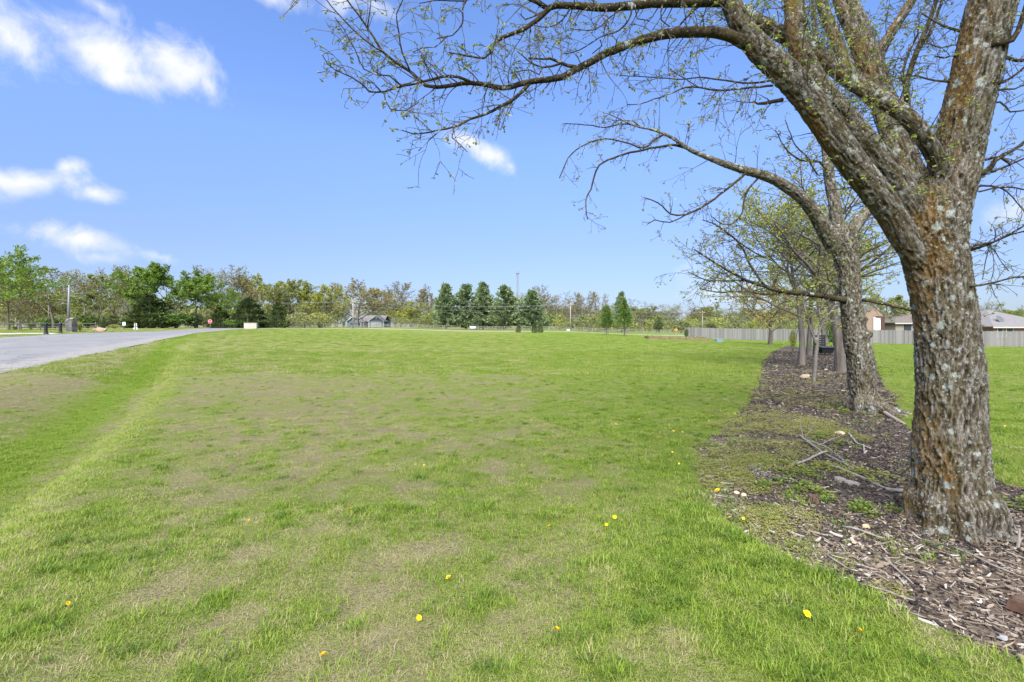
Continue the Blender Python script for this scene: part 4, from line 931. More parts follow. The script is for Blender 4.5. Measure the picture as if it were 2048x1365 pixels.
def bush_meshes(seed, bark, leaf, n=1200, sz=.06, airy=.35):
    rg = random.Random(seed); tr = MB(); cr = MB()
    for j in range(9):
        a = rg.uniform(0, 6.28); o = rg.uniform(.1, .36); tr.tube([(0, 0, -.03), (o*.45*math.cos(a), o*.45*math.sin(a), .35), (o*math.cos(a), o*math.sin(a), .8)], [.02, .013, .004], 4, 0, False)
    lobes = [(rvec(rg)*.24*rg.uniform(.4, 1), rg.uniform(.16, .30)) for _ in range(12)]
    for _ in range(n):
        c, r = rg.choice(lobes); v = rvec(rg)*r*(1-airy*rg.random()**2); q = c+v; q = Vector((q.x*1.05, q.y*1.05, .5+q.z*1.0))
        if q.z < .02: q.z = rg.uniform(.02, .2)
        a = rvec(rg)*sz*.6; b_ = rvec(rg).cross(a).normalized()*sz*.36
        cr.add([q-a, q+b_, q+a, q-b_], [(0,1,2,3)], 1, rg.random())
    return tr.mesh('stems', [bark], True), cr.mesh('foliage', [bark, leaf], False, True)
def streak_bark(name, c):
    def f(nt, b, out):
        co = objco(nt); v = noise(nt, 60, 5, .7, mapping(nt, co, (1, 1, .12))); w_ = noise(nt, 9, 4, .6, co); oi = nt.nodes.new('ShaderNodeObjectInfo')
        k = mth(nt, 'ADD', mth(nt, 'MULTIPLY', v, .7), mth(nt, 'ADD', mth(nt, 'MULTIPLY', w_, .3), mth(nt, 'MULTIPLY_ADD', oi.outputs['Random'], .2, -.1)))
        nt.links.new(ramp(nt, k, [(.32, tuple(x*.45 for x in c)), (.5, c), (.68, tuple(x*1.6 for x in c))]), b.inputs['Base Color']); b.inputs['Roughness'].default_value = .95
        bump(nt, b, v, .9, .05)
    return mat(name, f)
BK_D = streak_bark('bark_dark', (.115,.098,.082)); BK_G = streak_bark('bark_grey', (.20,.178,.152))
LF_GREEN = leafmat('leaf_fresh_green', [(0, (.10,.175,.025)), (.5, (.175,.27,.04)), (1, (.26,.34,.065))], .5)
LF_LIME = leafmat('leaf_yellow_green', [(0, (.18,.21,.035)), (.5, (.29,.31,.055)), (1, (.40,.395,.11))], .35)
LF_YEL = leafmat('leaf_spring_yellow', [(0, (.18,.22,.04)), (.5, (.31,.33,.065)), (1, (.43,.42,.13))], .5)
LF_RUST = leafmat('leaf_rust_buds', [(0, (.14,.105,.035)), (.5, (.22,.185,.06)), (1, (.29,.27,.09))], .3)
LF_OLIVE = leafmat('leaf_olive', [(0, (.13,.16,.045)), (.5, (.21,.24,.07)), (1, (.30,.31,.10))], .3)
LF_PINE = leafmat('needle_pine', [(0, (.075,.12,.055)), (.5, (.14,.195,.088)), (1, (.21,.265,.12))], .25)
LF_CEDAR = leafmat('needle_cedar', [(0, (.035,.055,.018)), (.5, (.065,.095,.028)), (1, (.11,.14,.042))], .2)
LF_SHRUB = leafmat('leaf_shrub', [(0, (.055,.105,.018)), (.5, (.10,.175,.03)), (1, (.165,.24,.05))], .3)
CF = dict(trunk=8, r=.17, levels=3, kids=(9, 7, 6), t0=(.26, .25, .2), ang=(.75, .7, .7), ratio=(.62, .52, .46), taper=(.25, .3, .4, .5, .6), wig=(.06, .13, .2, .3, .3), up=(.05, .10, .07, .04, 0))
def cfg(**k): d = dict(CF); d.update(k); return d
KIND = {
 'bare1': tree_meshes('bare', 1, cfg(kids=(9, 8, 8)), BK_D, LF_RUST, 2, .25, .03), 'bare2': tree_meshes('bare', 2, cfg(kids=(8, 8, 8), t0=(.35, .25, .2), ang=(.55, .6, .7), bare=.5), BK_G, LF_OLIVE, 3, .24, .03),
 'bare3': tree_meshes('bare', 3, cfg(kids=(10, 7, 8), t0=(.2, .3, .2), ang=(.95, .7, .7), up=(.04, .16, .08, .05, 0), bare=.8), BK_D, LF_OLIVE, 1, .24, .03),
 'rust1': tree_meshes('rust', 4, cfg(kids=(10, 8, 7), ratio=(.7, .5, .45), bare=.15), BK_D, LF_RUST, 7, .27, .022), 'rust2': tree_meshes('rust', 5, cfg(kids=(8, 8, 7), t0=(.38, .3, .2), bare=.25), BK_G, LF_RUST, 7, .27, .02),
 'oak': tree_meshes('oak', 6, cfg(aspect=1.05, kids=(14, 9, 8), t0=(.2, .25, .2), trunk=6.5, ratio=(.95, .5, .42), ang=(1.0, .65, .7), up=(.03, .05, .05, .03, 0), r=.26), BK_D, LF_RUST, 6, .25, .026),
 'green1': tree_meshes('green', 7, cfg(aspect=1.1, kids=(10, 8, 7), t0=(.3, .25, .2), ratio=(.75, .5, .45), leaf_lv=1), BK_D, LF_GREEN, 14, .30, .026), 'green2': tree_meshes('green', 8, cfg(aspect=1.1, kids=(11, 8, 7), t0=(.22, .25, .2), ratio=(.85, .5, .45), ang=(.85, .7, .7)), BK_D, LF_GREEN, 26, .31, .026),
 'lime1': tree_meshes('lime', 9, cfg(kids=(9, 8, 7), t0=(.15, .25, .2), ang=(.6, .6, .7), up=(.05, .16, .1, .05, 0)), BK_G, LF_LIME, 15, .26, .022), 'lime2': tree_meshes('lime', 10, cfg(kids=(9, 7, 7), t0=(.2, .25, .2)), BK_G, LF_OLIVE, 14, .25, .022),
 'pine1': needle_meshes(11, 'pine', BK_D, LF_PINE), 'pine2': needle_meshes(12, 'pine', BK_D, LF_PINE), 'cedar1': needle_meshes(13, 'cedar', BK_D, LF_CEDAR), 'cedar2': needle_meshes(14, 'cedar', BK_D, LF_CEDAR), 'cone': needle_meshes(15, 'cone', BK_D, LF_CEDAR),
 'bush1': bush_meshes(16, BK_D, LF_SHRUB), 'bush2': bush_meshes(17, BK_D, LF_LIME), 'bush3': bush_meshes(18, BK_D, LF_CEDAR, 1500)}
NAMES = {'bare': 'bare_tree', 'rust': 'budding_tree', 'oak': 'oak_tree', 'green': 'leafy_tree', 'lime': 'leafy_tree', 'pine': 'pine_tree', 'cedar': 'cedar_tree', 'cone': 'clipped_evergreen', 'bush': 'shrub'}
trg = random.Random(77)
def plant(kind, px, top, width, d, label, group=None, cat=None, sink=0.0, base=None):
    """a plant whose top and width are read off the photo and whose distance is real"""
    x = (px-CX)/F*d; z0 = gh(x, d) if base is None else base
    h = (CZ-(top-HY)/F*d - z0)*(1.07 if kind[:4] in ('bare', 'rust', 'gree', 'lime') else 1.0); w_ = width/F*d; a, b_ = KIND[kind]; nm = NAMES[kind.rstrip('123')]
    o = thing(nm, label, cat or ('shrub' if nm in ('shrub', 'clipped_evergreen') else 'tree'), (x, d, z0-sink), trg.uniform(0, 6.28), group, (w_, w_, h))
    link(a.name.split('.')[0], a, o); link(b_.name.split('.')[0], b_, o); return o

# ================================================================== the treeline, left to right
G1 = 'trees of the far treeline'
TREES = [
 ('green1', 18, 503, 175, 74, 'tall fresh green tree cut by the left edge of the photo'),
 ('bare1', 42, 600, 60, 88, 'small bare tree under the tall green tree at the left edge'),
 ('bare1', 108, 541, 120, 112, 'broad bare dark tree between the tall green tree and the street light'),
 ('lime2', 66, 556, 80, 124, 'olive tree peeping out behind the tall green tree at the left'),
 ('bare2', 165, 548, 75, 128, 'bare tree rising right behind the street light arm'),
 ('lime2', 200, 546, 70, 130, 'olive tree above the stone pillar'),
 ('bare1', 226, 538, 62, 138, 'thin bare tree left of the rusty tree by the big green tree'),
 ('lime2', 205, 585, 70, 116, 'olive green young tree behind the stone pillar'),
 ('rust1', 258, 541, 62, 124, 'brown budding tree touching the left side of the big green tree'),
 ('bare2', 242, 560, 40, 118, 'slim grey bare tree directly above the white square sign'),
 ('green2', 325, 536, 150, 118, 'big dense fresh green tree above the road end'),
 ('cedar1', 300, 592, 92, 112, 'dark rounded cedar below the big dense green tree'),
 ('cedar2', 268, 622, 34, 110, 'small dark cedar left of the wide cedar under the green tree'),
 ('bush1', 352, 612, 80, 113, 'bright green bushy shrub right of the dark cedar'),
 ('bush1', 176, 622, 60, 115, 'green undergrowth bush right of the street light'),
 ('bush1', 100, 628, 50, 118, 'green undergrowth bush below the broad bare dark tree'),
 ('bush3', 390, 622, 44, 117, 'dark green bush right of the bright green bushy shrub'),
 ('bush1', 470, 632, 40, 118, 'low green bush between the stop sign and the block wall'),
 ('bare3', 395, 556, 80, 136, 'bare tree right behind the big dense green tree'),
 ('bare2', 430, 536, 100, 132, 'tallest bare grey tree above the stop sign'),
 ('rust1', 485, 544, 74, 136, 'rust topped tree next to the tallest bare tree'),
 ('green1', 452, 580, 90, 124, 'mid green tree behind the stop sign'),
 ('cedar1', 440, 616, 44, 120, 'dark cedar just right of the stop sign'),
 ('cedar2', 496, 597, 70, 122, 'tall dark cedar above the pale block wall'),
 ('cedar1', 556, 606, 46, 124, 'pointed dark cedar at the start of the rail fence'),
 ('cedar2', 522, 622, 30, 126, 'low dark cedar between the block wall and the pointed cedar'),
 ('lime2', 540, 563, 70, 142, 'olive tree above the pointed dark cedar'),
 ('lime1', 520, 552, 66, 150, 'yellow green crown behind the rust topped tree'),
 ('lime2', 578, 560, 70, 146, 'pale olive tree left of the yellow green tree'),
 ('lime1', 610, 566, 72, 148, 'yellow green tree with a bare top behind the rail fence'),
 ('lime1', 645, 572, 70, 144, 'wide yellow green tree left of the round oak'),
 ('bush2', 640, 622, 70, 140, 'bright lime shrub at the foot of the wide yellow green tree'),
 ('oak', 714, 559, 104, 166, 'round crowned budding oak in front of the blue house'),
 ('bare2', 672, 585, 50, 175, 'faint bare tree filling the gap left of the oak'),
 ('rust2', 768, 580, 44, 205, 'rusty thin tree behind the roof of the blue house'),
 ('bare1', 803, 567, 66, 190, 'tall bare tree right of the blue house'),
 ('lime1', 822, 604, 60, 172, 'yellow green sapling clump right of the blue house'),
 ('bare2', 786, 590, 50, 200, 'slender bare tree directly behind the garage roof'),
 ('rust1', 850, 574, 52, 186, 'rusty budding tree left of the row of pines'),
 ('bare3', 838, 590, 40, 195, 'pale bare tree between the sapling clump and the pines'),
 ('pine1', 892, 571, 70, 150, 'first big pine from the left in the row of pines'),
 ('pine2', 932, 570, 72, 152, 'second big pine from the left in the row of pines'),
 ('pine1', 966, 568, 68, 154, 'third pine from the left, the narrow topped one in the row'),
 ('pine2', 1009, 573, 80, 150, 'fourth and widest pine of the row, left of the tower'),
 ('pine1', 1064, 584, 76, 148, 'last pine of the row, right below the lattice tower'),
 ('bare2', 1040, 590, 40, 185, 'thin bare tree in the gap between the last two pines'),
 ('rust2', 1078, 576, 48, 190, 'rust topped tree peeping over the last pine'),
 ('bare3', 1120, 586, 72, 180, 'wide bare tree right of the last pine'),
 ('bare2', 1102, 592, 50, 196, 'pale bare tree behind the wide bare tree by the pines'),
 ('bare1', 1165, 589, 48, 186, 'bare tree behind the thin pale utility pole'),
 ('rust2', 1146, 600, 44, 192, 'low rusty tree left of the thin pale utility pole'),
 ('bare1', 1196, 587, 50, 184, 'bare upright tree left of the two young staked trees'),
 ('lime2', 1182, 632, 60, 170, 'yellow brown thicket tree beside the thin pale utility pole'),
 ('pine2', 1243, 585, 42, 165, 'thin tall pine behind the two young staked trees'),
 ('bare3', 1282, 601, 82, 172, 'fan shaped bare tree right of the two young staked trees'),
 ('bush3', 1318, 634, 26, 158, 'round dark cedar shrub right of the fan shaped tree'),
 ('bare2', 1345, 612, 46, 190, 'pale bare tree above the orange sign'),
 ('lime2', 1335, 622, 40, 200, 'pale olive tree behind the round dark cedar shrub'),
 ('bare3', 1365, 602, 52, 195, 'upright bare tree left of the grey board fence end'),
 ('bush3', 1362, 640, 40, 165, 'dark cedar clump beyond the left end of the board fence'),
 ('bare1', 1400, 616, 50, 190, 'bare tree behind the left panels of the board fence'),
 ('lime2', 1412, 612, 40, 205, 'pale green tree behind the left panels of the board fence'),
 ('bush3', 1422, 643, 28, 150, 'dark shrub showing above the board fence'),
 ('bare2', 1448, 620, 50, 195, 'second bare tree showing above the board fence'),
 ('bare3', 1490, 626, 44, 170, 'short forked bare tree showing above the board fence'),
 ('lime2', 1530, 622, 60, 200, 'pale olive tree above the right part of the board fence'),
 ('bare2', 1562, 628, 56, 205, 'bare tree above the board fence beside the mulch bed trees'),
 ('lime2', 1790, 590, 70, 90, 'pale green tree between the two big trunks, behind the houses'),
 ('lime1', 1745, 606, 44, 96, 'loose light green tree left of the brick gable'),
 ('bare2', 1985, 606, 46, 105, 'bare round tree above the right hand hip roof'),
 ('green1', 2028, 622, 30, 110, 'small green tree behind the house with the dish'),
 ('bare3', 2046, 612, 40, 125, 'bare tree cut by the right edge of the photo'),
]
for k, px, top, w_, d, lab in TREES: plant(k, px, top, w_*(1.2 if 'pine' in k else 1.08), d, lab, G1 if d > 100 else None)

# shrubs and specimen evergreens on the lawns
plant('bush1', 31, 650, 16, 72, 'low green shrub by the rail fence, left of the first bollard')
plant('bush1', 62, 642, 13, 70, 'rounded green shrub by the rail fence beside the first bollard')
plant('bush2', 160, 641, 16, 58, 'yellow green shrub at the right side of the stone pillar')
plant('bush2', 230, 648, 26, 100, 'lime shrub behind the rock heap')
plant('bush3', 208, 636, 26, 96, 'dark evergreen shrub just behind the rock heap')
plant('bush3', 688, 642, 7, 170, 'slim dark evergreen at the left corner of the blue house')
plant('cone', 1037, 648, 11, 92, 'leftmost of the three clipped cone evergreens on the lawn', 'clipped cones')
plant('cone', 1068.5, 647, 12.5, 88, 'middle one of the three clipped cone evergreens on the lawn', 'clipped cones')
plant('cone', 1081, 647, 11.5, 89, 'rightmost of the three clipped cone evergreens on the lawn', 'clipped cones')
plant('bush3', 1373, 655, 13, 80, 'round dark shrub at the left end of the board fence')
plant('bush1', 1668, 622, 34, 40, 'dense dark green shrub behind the third trunk of the bed')
plant('bush2', 1585, 652, 16, 30, 'small bright green shrub at the left of the slim tree in the bed')

# ------------------------------------------------------------------ young staked trees on the lawn
def staked(px, top, base_d, wpx, lab):
    x = (px-CX)/F*base_d; z0 = gh(x, base_d); h = CZ-(top-HY)/F*base_d-z0; w_ = wpx/F*base_d
    o = thing('young_pine', lab, 'tree', (x, base_d, z0), 0, 'two young staked trees')
    rg = random.Random(px); tr = MB().tube([(0,0,-.1), (.02,0,h*.3), (0,.02,h*.6), (0,0,h*.95)], [.09, .075, .05, .015], 6, 0, False); cr = MB()
    for _ in range(150):
        z = .24+.74*rg.random()**.9; t = (z-.24)/.74; rr = w_*.5*(1-t)**.6*min(1, .5+t*4)*rg.uniform(.3, 1); a = rg.uniform(0, 6.28); q = Vector((rr*math.cos(a), rr*math.sin(a), z*h))
        cr.tube([(0, 0, (z-.06)*h), q], [.02, .008], 3, 0, False)
        for _ in range(13):
            e = (Vector((math.cos(a), math.sin(a), .8))+rvec(rg)*.9).normalized()*.34*rg.uniform(.6, 1.2); p = q+rvec(rg)*.22; s_ = e.cross(rvec(rg)).normalized()*.06
            cr.add([p-s_, p+s_, p+e], [(0,1,2)], 1, rg.random())
    tr.build('trunk', BK_D, o); cr.build('crown', [BK_D, LF_SHRUB], o, False, True)
    MB().box((.28, 0, .28), (.05, .05, .62)).build('stake', flat('stake_wood', (.2,.15,.1)), o)
    MB().lathe((0, 0, -.02), [(.55, 0), (.5, .05), (.2, .09)], 12).build('mulch_ring', flat('ring_mulch', (.06,.045,.035)), o)
staked(1213, 612, 77, 34, 'left one of the two young staked trees on the lawn'); staked(1249, 601, 73, 38, 'right and taller one of the two young staked trees on the lawn')

# ------------------------------------------------------------------ brush under the treeline and the wood behind it (nobody could count it)
def mass():
    cb = cfg(trunk=3, r=.05, levels=2, kids=(10, 7), t0=(.05, .15), ang=(.6, .6), up=(.1, .2, .1, 0, 0), ratio=(.75, .5))
    pr = []
    def joined(m1, m2, mats):
        bm = bmesh.new(); bm.from_mesh(m1); n1 = len(bm.faces); bm.from_mesh(m2); me = bpy.data.meshes.new('brush'); bm.to_mesh(me); bm.free()
        for m in mats: me.materials.append(m)
        return me
    for sd, lf, n in ((51, LF_OLIVE, 5), (52, LF_OLIVE, 3), (53, LF_LIME, 5)):
        a, b_ = tree_meshes('brush', sd, cb, BK_D if sd != 53 else BK_G, lf, n, .30, .022); pr.append(joined(a, b_, [BK_G, lf]))
    for nm in ('bare2', 'lime2', 'lime1'):
        a, b_ = KIND[nm]; pr.append(joined(a, b_, list(b_.materials)))
    rows = []
    for i in range(330): rows.append((NR.uniform(-190, 120), NR.uniform(138, 205), NR.uniform(3.0, 6.5), int(NR.integers(0, 3))))
    for i in range(90): rows.append((NR.uniform(-130, -52), NR.uniform(122, 138), NR.uniform(2.0, 4.5), int(NR.integers(0, 2))))
    for i in range(150): rows.append((NR.uniform(10, 170), NR.uniform(170, 260), NR.uniform(3, 6), int(NR.integers(0, 3))))
    for i in range(150): rows.append((NR.uniform(-260, 60), NR.uniform(205, 260), NR.uniform(7, 13), int(3+NR.integers(0, 3))))
    for i in range(90): rows.append((NR.uniform(40, 330), NR.uniform(230, 330), NR.uniform(8, 13), int(3+NR.integers(0, 3))))
    for i in range(60): rows.append((NR.uniform(-260, -125), NR.uniform(90, 200), NR.uniform(8, 14), int(3+NR.integers(0, 3))))
    def ok(r):
        px = CX+F*r[0]/r[1]
        return not (676 < px < 790 and r[1] < 200) and not (865 < px < 1110 and r[1] < 166) and not (r[0] > 45 and r[1] < 150) and not (px < 540 and r[1] > 205 and r[2] > 12)
    rows = [r for r in rows if ok(r)]
    A = np.array(rows); z = ground_h(A[:,0], A[:,1])-.15
    scatter('woodland', np.stack([A[:,0], A[:,1], z], 1), np.stack([np.zeros(len(A)), np.zeros(len(A)), NR.uniform(0, 6.28, len(A))], 1), A[:,2], NR.random(len(A)), A[:,3], pr, 'brown and olive brush and distant wood behind the treeline', 'woodland')
mass()

# ------------------------------------------------------------------ the trees farther along the mulch bed
def bed_tree(px, base_py, top, wpx, tw, seed, lab, leaf, c, leaf_n, leaf_s, name='young_tree', bark=None):
    x, d = unproject(px, base_py); z0 = gh(x, d); h = CZ-(top-HY)/F*d-z0; w_ = wpx/F*d; c = dict(c); c['aspect'] = w_/h
    a, b_ = tree_meshes(name, seed, c, bark or BK_D, leaf, leaf_n, leaf_s, .012)
    c = dict(c); c['r'] = tw*.5/F*d/1.15*a['natural_width']/w_; a, b_ = tree_meshes(name, seed, c, bark or BK_D, leaf, leaf_n, leaf_s, .012)
    o = thing(name, lab, 'tree', (x, d, z0), .7*seed, None, (w_, w_, h)); link('trunk', a, o); link('crown', b_, o)
CB = cfg(trunk=5, r=.13, kids=(11, 8, 7), t0=(.32, .2, .15), ratio=(.72, .52, .46), wig=(.07, .14, .2, .3, .3))
bed_tree(1604, 733, 352, 270, 14, 61, 'slim leafing tree in the bed left of the second trunk, crown of yellow green leaves', LF_YEL, cfg(trunk=6, r=.12, kids=(13, 8, 7), t0=(.30, .2, .15), ratio=(.62, .5, .46), ang=(.7, .65, .7)), 12, .085)
bed_tree(1684, 745, 300, 300, 26, 62, 'straight grey trunk standing right behind the second tree of the bed', LF_YEL, cfg(trunk=7, r=.20, kids=(11, 8, 7), t0=(.42, .2, .15), ratio=(.5, .5, .46), ang=(.6, .65, .7)), 8, .085)
bed_tree(1618, 712, 420, 200, 12, 63, 'farther slim tree of the bed, hidden in yellow green leaves', LF_YEL, cfg(trunk=6, r=.13, kids=(12, 8, 7), t0=(.28, .2, .15), ratio=(.6, .5, .46)), 9, .11)
bed_tree(1650, 702, 470, 150, 12, 64, 'farthest leafing tree of the bed behind the black cart', LF_OLIVE, cfg(trunk=6, r=.13, kids=(12, 8, 7), t0=(.3, .2, .15), ratio=(.6, .5, .46)), 8, .13)
bed_tree(1540, 690, 560, 120, 10, 65, 'low spreading tree with tan yellow young leaves in front of the board fence', leafmat('leaf_tan_yellow', [(0, (.22,.16,.05)), (.5, (.36,.27,.09)), (1, (.42,.36,.12))], .35), cfg(trunk=4, r=.10, kids=(12, 8, 7), t0=(.25, .2, .15), ratio=(.8, .5, .46), ang=(1.0, .7, .7)), 7, .12)
def sapling():
    D0 = unproject(1630, 764)[1]; o = thing('sapling', 'thin pale grey sapling forking low beside a tan rock in the bed', 'tree', (0, 0, 0))
    rg = random.Random(9); mb = MB(); tw = Twigs(44, 2.2, .05, -.02, .8, .004)
    TR = [(1627,770,10),(1630,740,9),(1632,710,9),(1634,690,9),(1632,676,8)]
    for pts in (TR, [(1633,690,7),(1622,660,5),(1612,640,4),(1590,628,2.5)], [(1634,690,7),(1638,665,5),(1650,640,4),(1672,610,2.5)], [(1636,675,5),(1640,640,4),(1636,600,2.5)], [(1626,668,6),(1610,620,4),(1600,570,2.5)], [(1645,650,4),(1660,645,3),(1675,640,2)]):
        P, Rr = smooth_line(*px_line([(a, b_, D0, c) for a, b_, c in pts]), .1); mb.tube(P, Rr, 6)
        if pts is not TR: tw.along(P, Rr, 9, .2, .8, .3, .2)
    mb.build('trunk', flat('bark_pale', (.125,.112,.098), .95, .3, 20), o, True); tw.tw.build('twigs', M_TWIG, o)['kind'] = 'stuff'; l = tw.lf.build('leaves', LF_YEL, o, False, True); l['kind'] = 'stuff'
sapling()

# ================================================================== built things
M_WOODG = flat('weathered_rail', (.20,.18,.158), .9, .25, 5, 0, .12); M_WHITE = flat('white_paint', (.62,.62,.61), .6, .04); M_BLACK = flat('black_iron', (.022,.022,.028), .45, .2)
M_GALV = flat('galvanised_steel', (.24,.245,.25), .5, .12, 8, .3); M_POLE = flat('utility_pole_wood', (.30,.26,.22), .9, .2, 4)
def rail_fence(name, label, p0, p1, step, rails, h, seed):
    rg = random.Random(seed); a = Vector((*p0, 0)); b_ = Vector((*p1, 0)); L_ = (b_-a).length; n = int(L_/step); ux = (b_-a)/n; ang = math.atan2(ux.y, ux.x)
    o = thing(name, label, 'fence', (a.x, a.y, gh(a.x, a.y)))
    inv = -Vector((a.x, a.y, o.location.z))
    post = MB().box((0, 0, h/2-.1), (.13, .13, h+.2), 0, 0, .94).mesh('post', [M_WOODG]); rl = MB().tube([(0, 0, 0), (.33, .01, .012), (.66, -.01, -.01), (1, 0, 0)], [.05, .06, .055, .05], 6).mesh('rail', [M_WOODG])
    pts = []
    for k in range(n+1):
        q = a+ux*k; q.z = gh(q.x, q.y); pts.append(q); pp = link('post', post, o, q+inv, ang+rg.uniform(-.1, .1)); pp.rotation_euler.x = rg.gauss(0, .025)
    for k in range(n):
        e = pts[k+1]-pts[k]
        for z in rails:
            if rg.random() < .04: continue
            s_ = link('rail', rl, o, pts[k]+inv+Vector((0, 0, z+rg.gauss(0, .02))), 0, (e.length, 1, 1)); s_.rotation_euler = (0, -math.atan2(e.z, math.hypot(e.x, e.y))+rg.gauss(0, .006), math.atan2(e.y, e.x))
def at(px, d): return ((px-CX)/F*d, d)
rail_fence('rail_fence', 'long weathered rail fence along the far edge of the lawn', at(534, 132), at(1372, 140), 2.45, (.30, .68, 1.06), 1.25, 1)
rail_fence('rail_fence', 'grey two rail fence behind the bollards and the stone pillar', at(-60, 62), at(192, 78), 2.4, (.45, .95), 1.2, 2)

# grey board fence: panels of upright pickets between posts
def board_fence():
    a = Vector((30.2, 84.5, 0)); b_ = Vector((64, 51.5, 0)); L_ = (b_-a).length; n = int(L_/2.44); ux = (b_-a)/n; ang = math.atan2(ux.y, ux.x)
    o = thing('board_fence', 'tall grey weathered board fence across the right side of the lawn', 'fence', (a.x, a.y, gh(a.x, a.y))); inv = -Vector((a.x, a.y, o.location.z))
    def mp(nt, b, out):
        t = attr(nt, 'tint').outputs['Fac']; co = objco(nt); g = noise(nt, 5, 4, .6, mapping(nt, co, (6, 6, .5)))
        oi = nt.nodes.new('ShaderNodeObjectInfo'); v = mth(nt, 'ADD', mth(nt, 'MULTIPLY', t, .55), mth(nt, 'ADD', mth(nt, 'MULTIPLY', g, .35), mth(nt, 'MULTIPLY', oi.outputs['Random'], .22)))
        nt.links.new(ramp(nt, v, [(.1, (.095,.09,.084)), (.5, (.165,.158,.15)), (.95, (.225,.217,.207))]), b.inputs['Base Color']); b.inputs['Roughness'].default_value = .9
    mpk = mat('weathered_picket', mp); ms = []
    for sd in range(5):
        rg = random.Random(sd); mb = MB(); x = 0
        while x < 2.44:
            w_ = .138; hh = 1.83+rg.gauss(0, .008); x0, x1 = x+.004, min(x+w_, 2.44)
            mb.add([(x0, -.01+rg.gauss(0, .003), .03), (x1, -.01, .03), (x1, .01, .03), (x0, .01, .03), (x0, -.01, hh-.03), (x1, -.01, hh-.03), (x1, .01, hh-.03), (x0, .01, hh-.03), (x0+.03, -.01, hh), (x1-.03, -.01, hh), (x1-.03, .01, hh), (x0+.03, .01, hh)],
                   [(0,1,5,4), (2,3,7,6), (1,2,6,5), (3,0,4,7), (4,5,9,8), (6,7,11,10), (8,9,10,11), (5,6,10,9), (7,4,8,11)], 0, rg.random()); x += w_+.004
        ms.append(mb.mesh('pickets', [mpk], False, True))
    post = MB().box((0, .06, .9), (.09, .09, 1.9)).mesh('post', [mpk]); rl = MB().box((1.22, .04, 0), (2.36, .04, .09)).mesh('rail', [mpk]); rg = random.Random(4)
    for k in range(n+1):
        q = a+ux*k; q.z = gh(q.x, q.y); link('post', post, o, q+inv, ang)
        if k == n: break
        q2 = a+ux*(k+1); dz = gh(q2.x, q2.y)-q.z
        pn = link('panel', rg.choice(ms), o, q+inv+Vector((0, 0, .5*dz+rg.gauss(0, .012))), ang, (ux.length/2.44, 1, 1)); pn['kind'] = 'stuff'
        for z in (.3, .95, 1.6): link('rail', rl, o, q+inv+Vector((0, 0, z+.5*dz)), ang, (ux.length/2.44, 1, 1))
board_fence()

# ------------------------------------------------------------------ houses
def m_brick(name, c1, c2, mortar, sc=4.5):
    def f(nt, b, out):
        br = nt.nodes.new('ShaderNodeTexBrick'); br.inputs['Color1'].default_value = (*c1, 1); br.inputs['Color2'].default_value = (*c2, 1); br.inputs['Mortar'].default_value = (*mortar, 1)
        br.inputs['Scale'].default_value = sc; br.inputs['Mortar Size'].default_value = .02
        co = nt.nodes.new('ShaderNodeTexCoord'); mp = nt.nodes.new('ShaderNodeMapping'); mp.inputs['Rotation'].default_value = (R(90), 0, 0); nt.links.new(co.outputs['Object'], mp.inputs['Vector']); nt.links.new(mp.outputs[0], br.inputs['Vector'])
        nt.links.new(br.outputs['Color'], b.inputs['Base Color'])
    return mat(name, f)
def m_shingle(name, c):
    def f(nt, b, out):
        v = noise(nt, 3.5, 5, .7, mapping(nt, objco(nt), (1, 1, 4))); nt.links.new(ramp(nt, v, [(.3, tuple(x*.75 for x in c)), (.7, tuple(x*1.2 for x in c))]), b.inputs['Base Color'])
    return mat(name, f)
M_RG = m_shingle('roof_grey', (.16,.152,.148)); M_RT = m_shingle('roof_taupe', (.125,.107,.092)); M_SIDE = flat('blue_grey_siding', (.13,.185,.235), .8, .08, 2); M_GLASS = flat('window_glass', (.04,.05,.06), .15, .1)
def gable_x(mb, x0, x1, y0, y1, ze, zr, over=.4):            # ridge along x
    ym = (y0+y1)/2; t = .14; sl = (zr-ze)/(ym-y0); e = over
    for s_ in (0, 1):
        ya = (y0-e) if s_ == 0 else (y1+e); za = ze-sl*e
        mb.add([(x0-e, ya, za), (x1+e, ya, za), (x1+e, ym, zr), (x0-e, ym, zr), (x0-e, ya, za+t), (x1+e, ya, za+t), (x1+e, ym, zr+t), (x0-e, ym, zr+t)], [(0,1,2,3), (7,6,5,4), (0,4,5,1), (1,5,6,2), (3,2,6,7), (0,3,7,4)])
def gable_y(mb, x0, x1, y0, y1, ze, zr, over=.35):           # ridge along y (gable faces us)
    xm = (x0+x1)/2; t = .14; sl = (zr-ze)/(xm-x0); e = over
    for xa in (x0-e, x1+e):
        za = ze-sl*e
        mb.add([(xa, y0-e, za), (xa, y1, za), (xm, y1, zr), (xm, y0-e, zr), (xa, y0-e, za+t), (xa, y1, za+t), (xm, y1, zr+t), (xm, y0-e, zr+t)], [(0,1,2,3), (7,6,5,4), (0,4,5,1), (1,5,6,2), (3,2,6,7), (0,3,7,4)])
def rake(mb, x0, x1, y, ze, zr, over=.35, w_=.28):
    xm = (x0+x1)/2; sl = (zr-ze)/(xm-x0)
    for xa in (x0-over, x1+over):
        za = ze-sl*over; mb.add([(xa, y-.06, za-w_+.1), (xm, y-.06, zr-w_+.1), (xm, y-.06, zr+.15), (xa, y-.06, za+.15), (xa, y, za-w_+.1), (xm, y, zr-w_+.1), (xm, y, zr+.15), (xa, y, za+.15)], [(0,1,2,3), (7,6,5,4), (0,4,5,1), (3,2,6,7), (0,3,7,4), (1,5,6,2)])
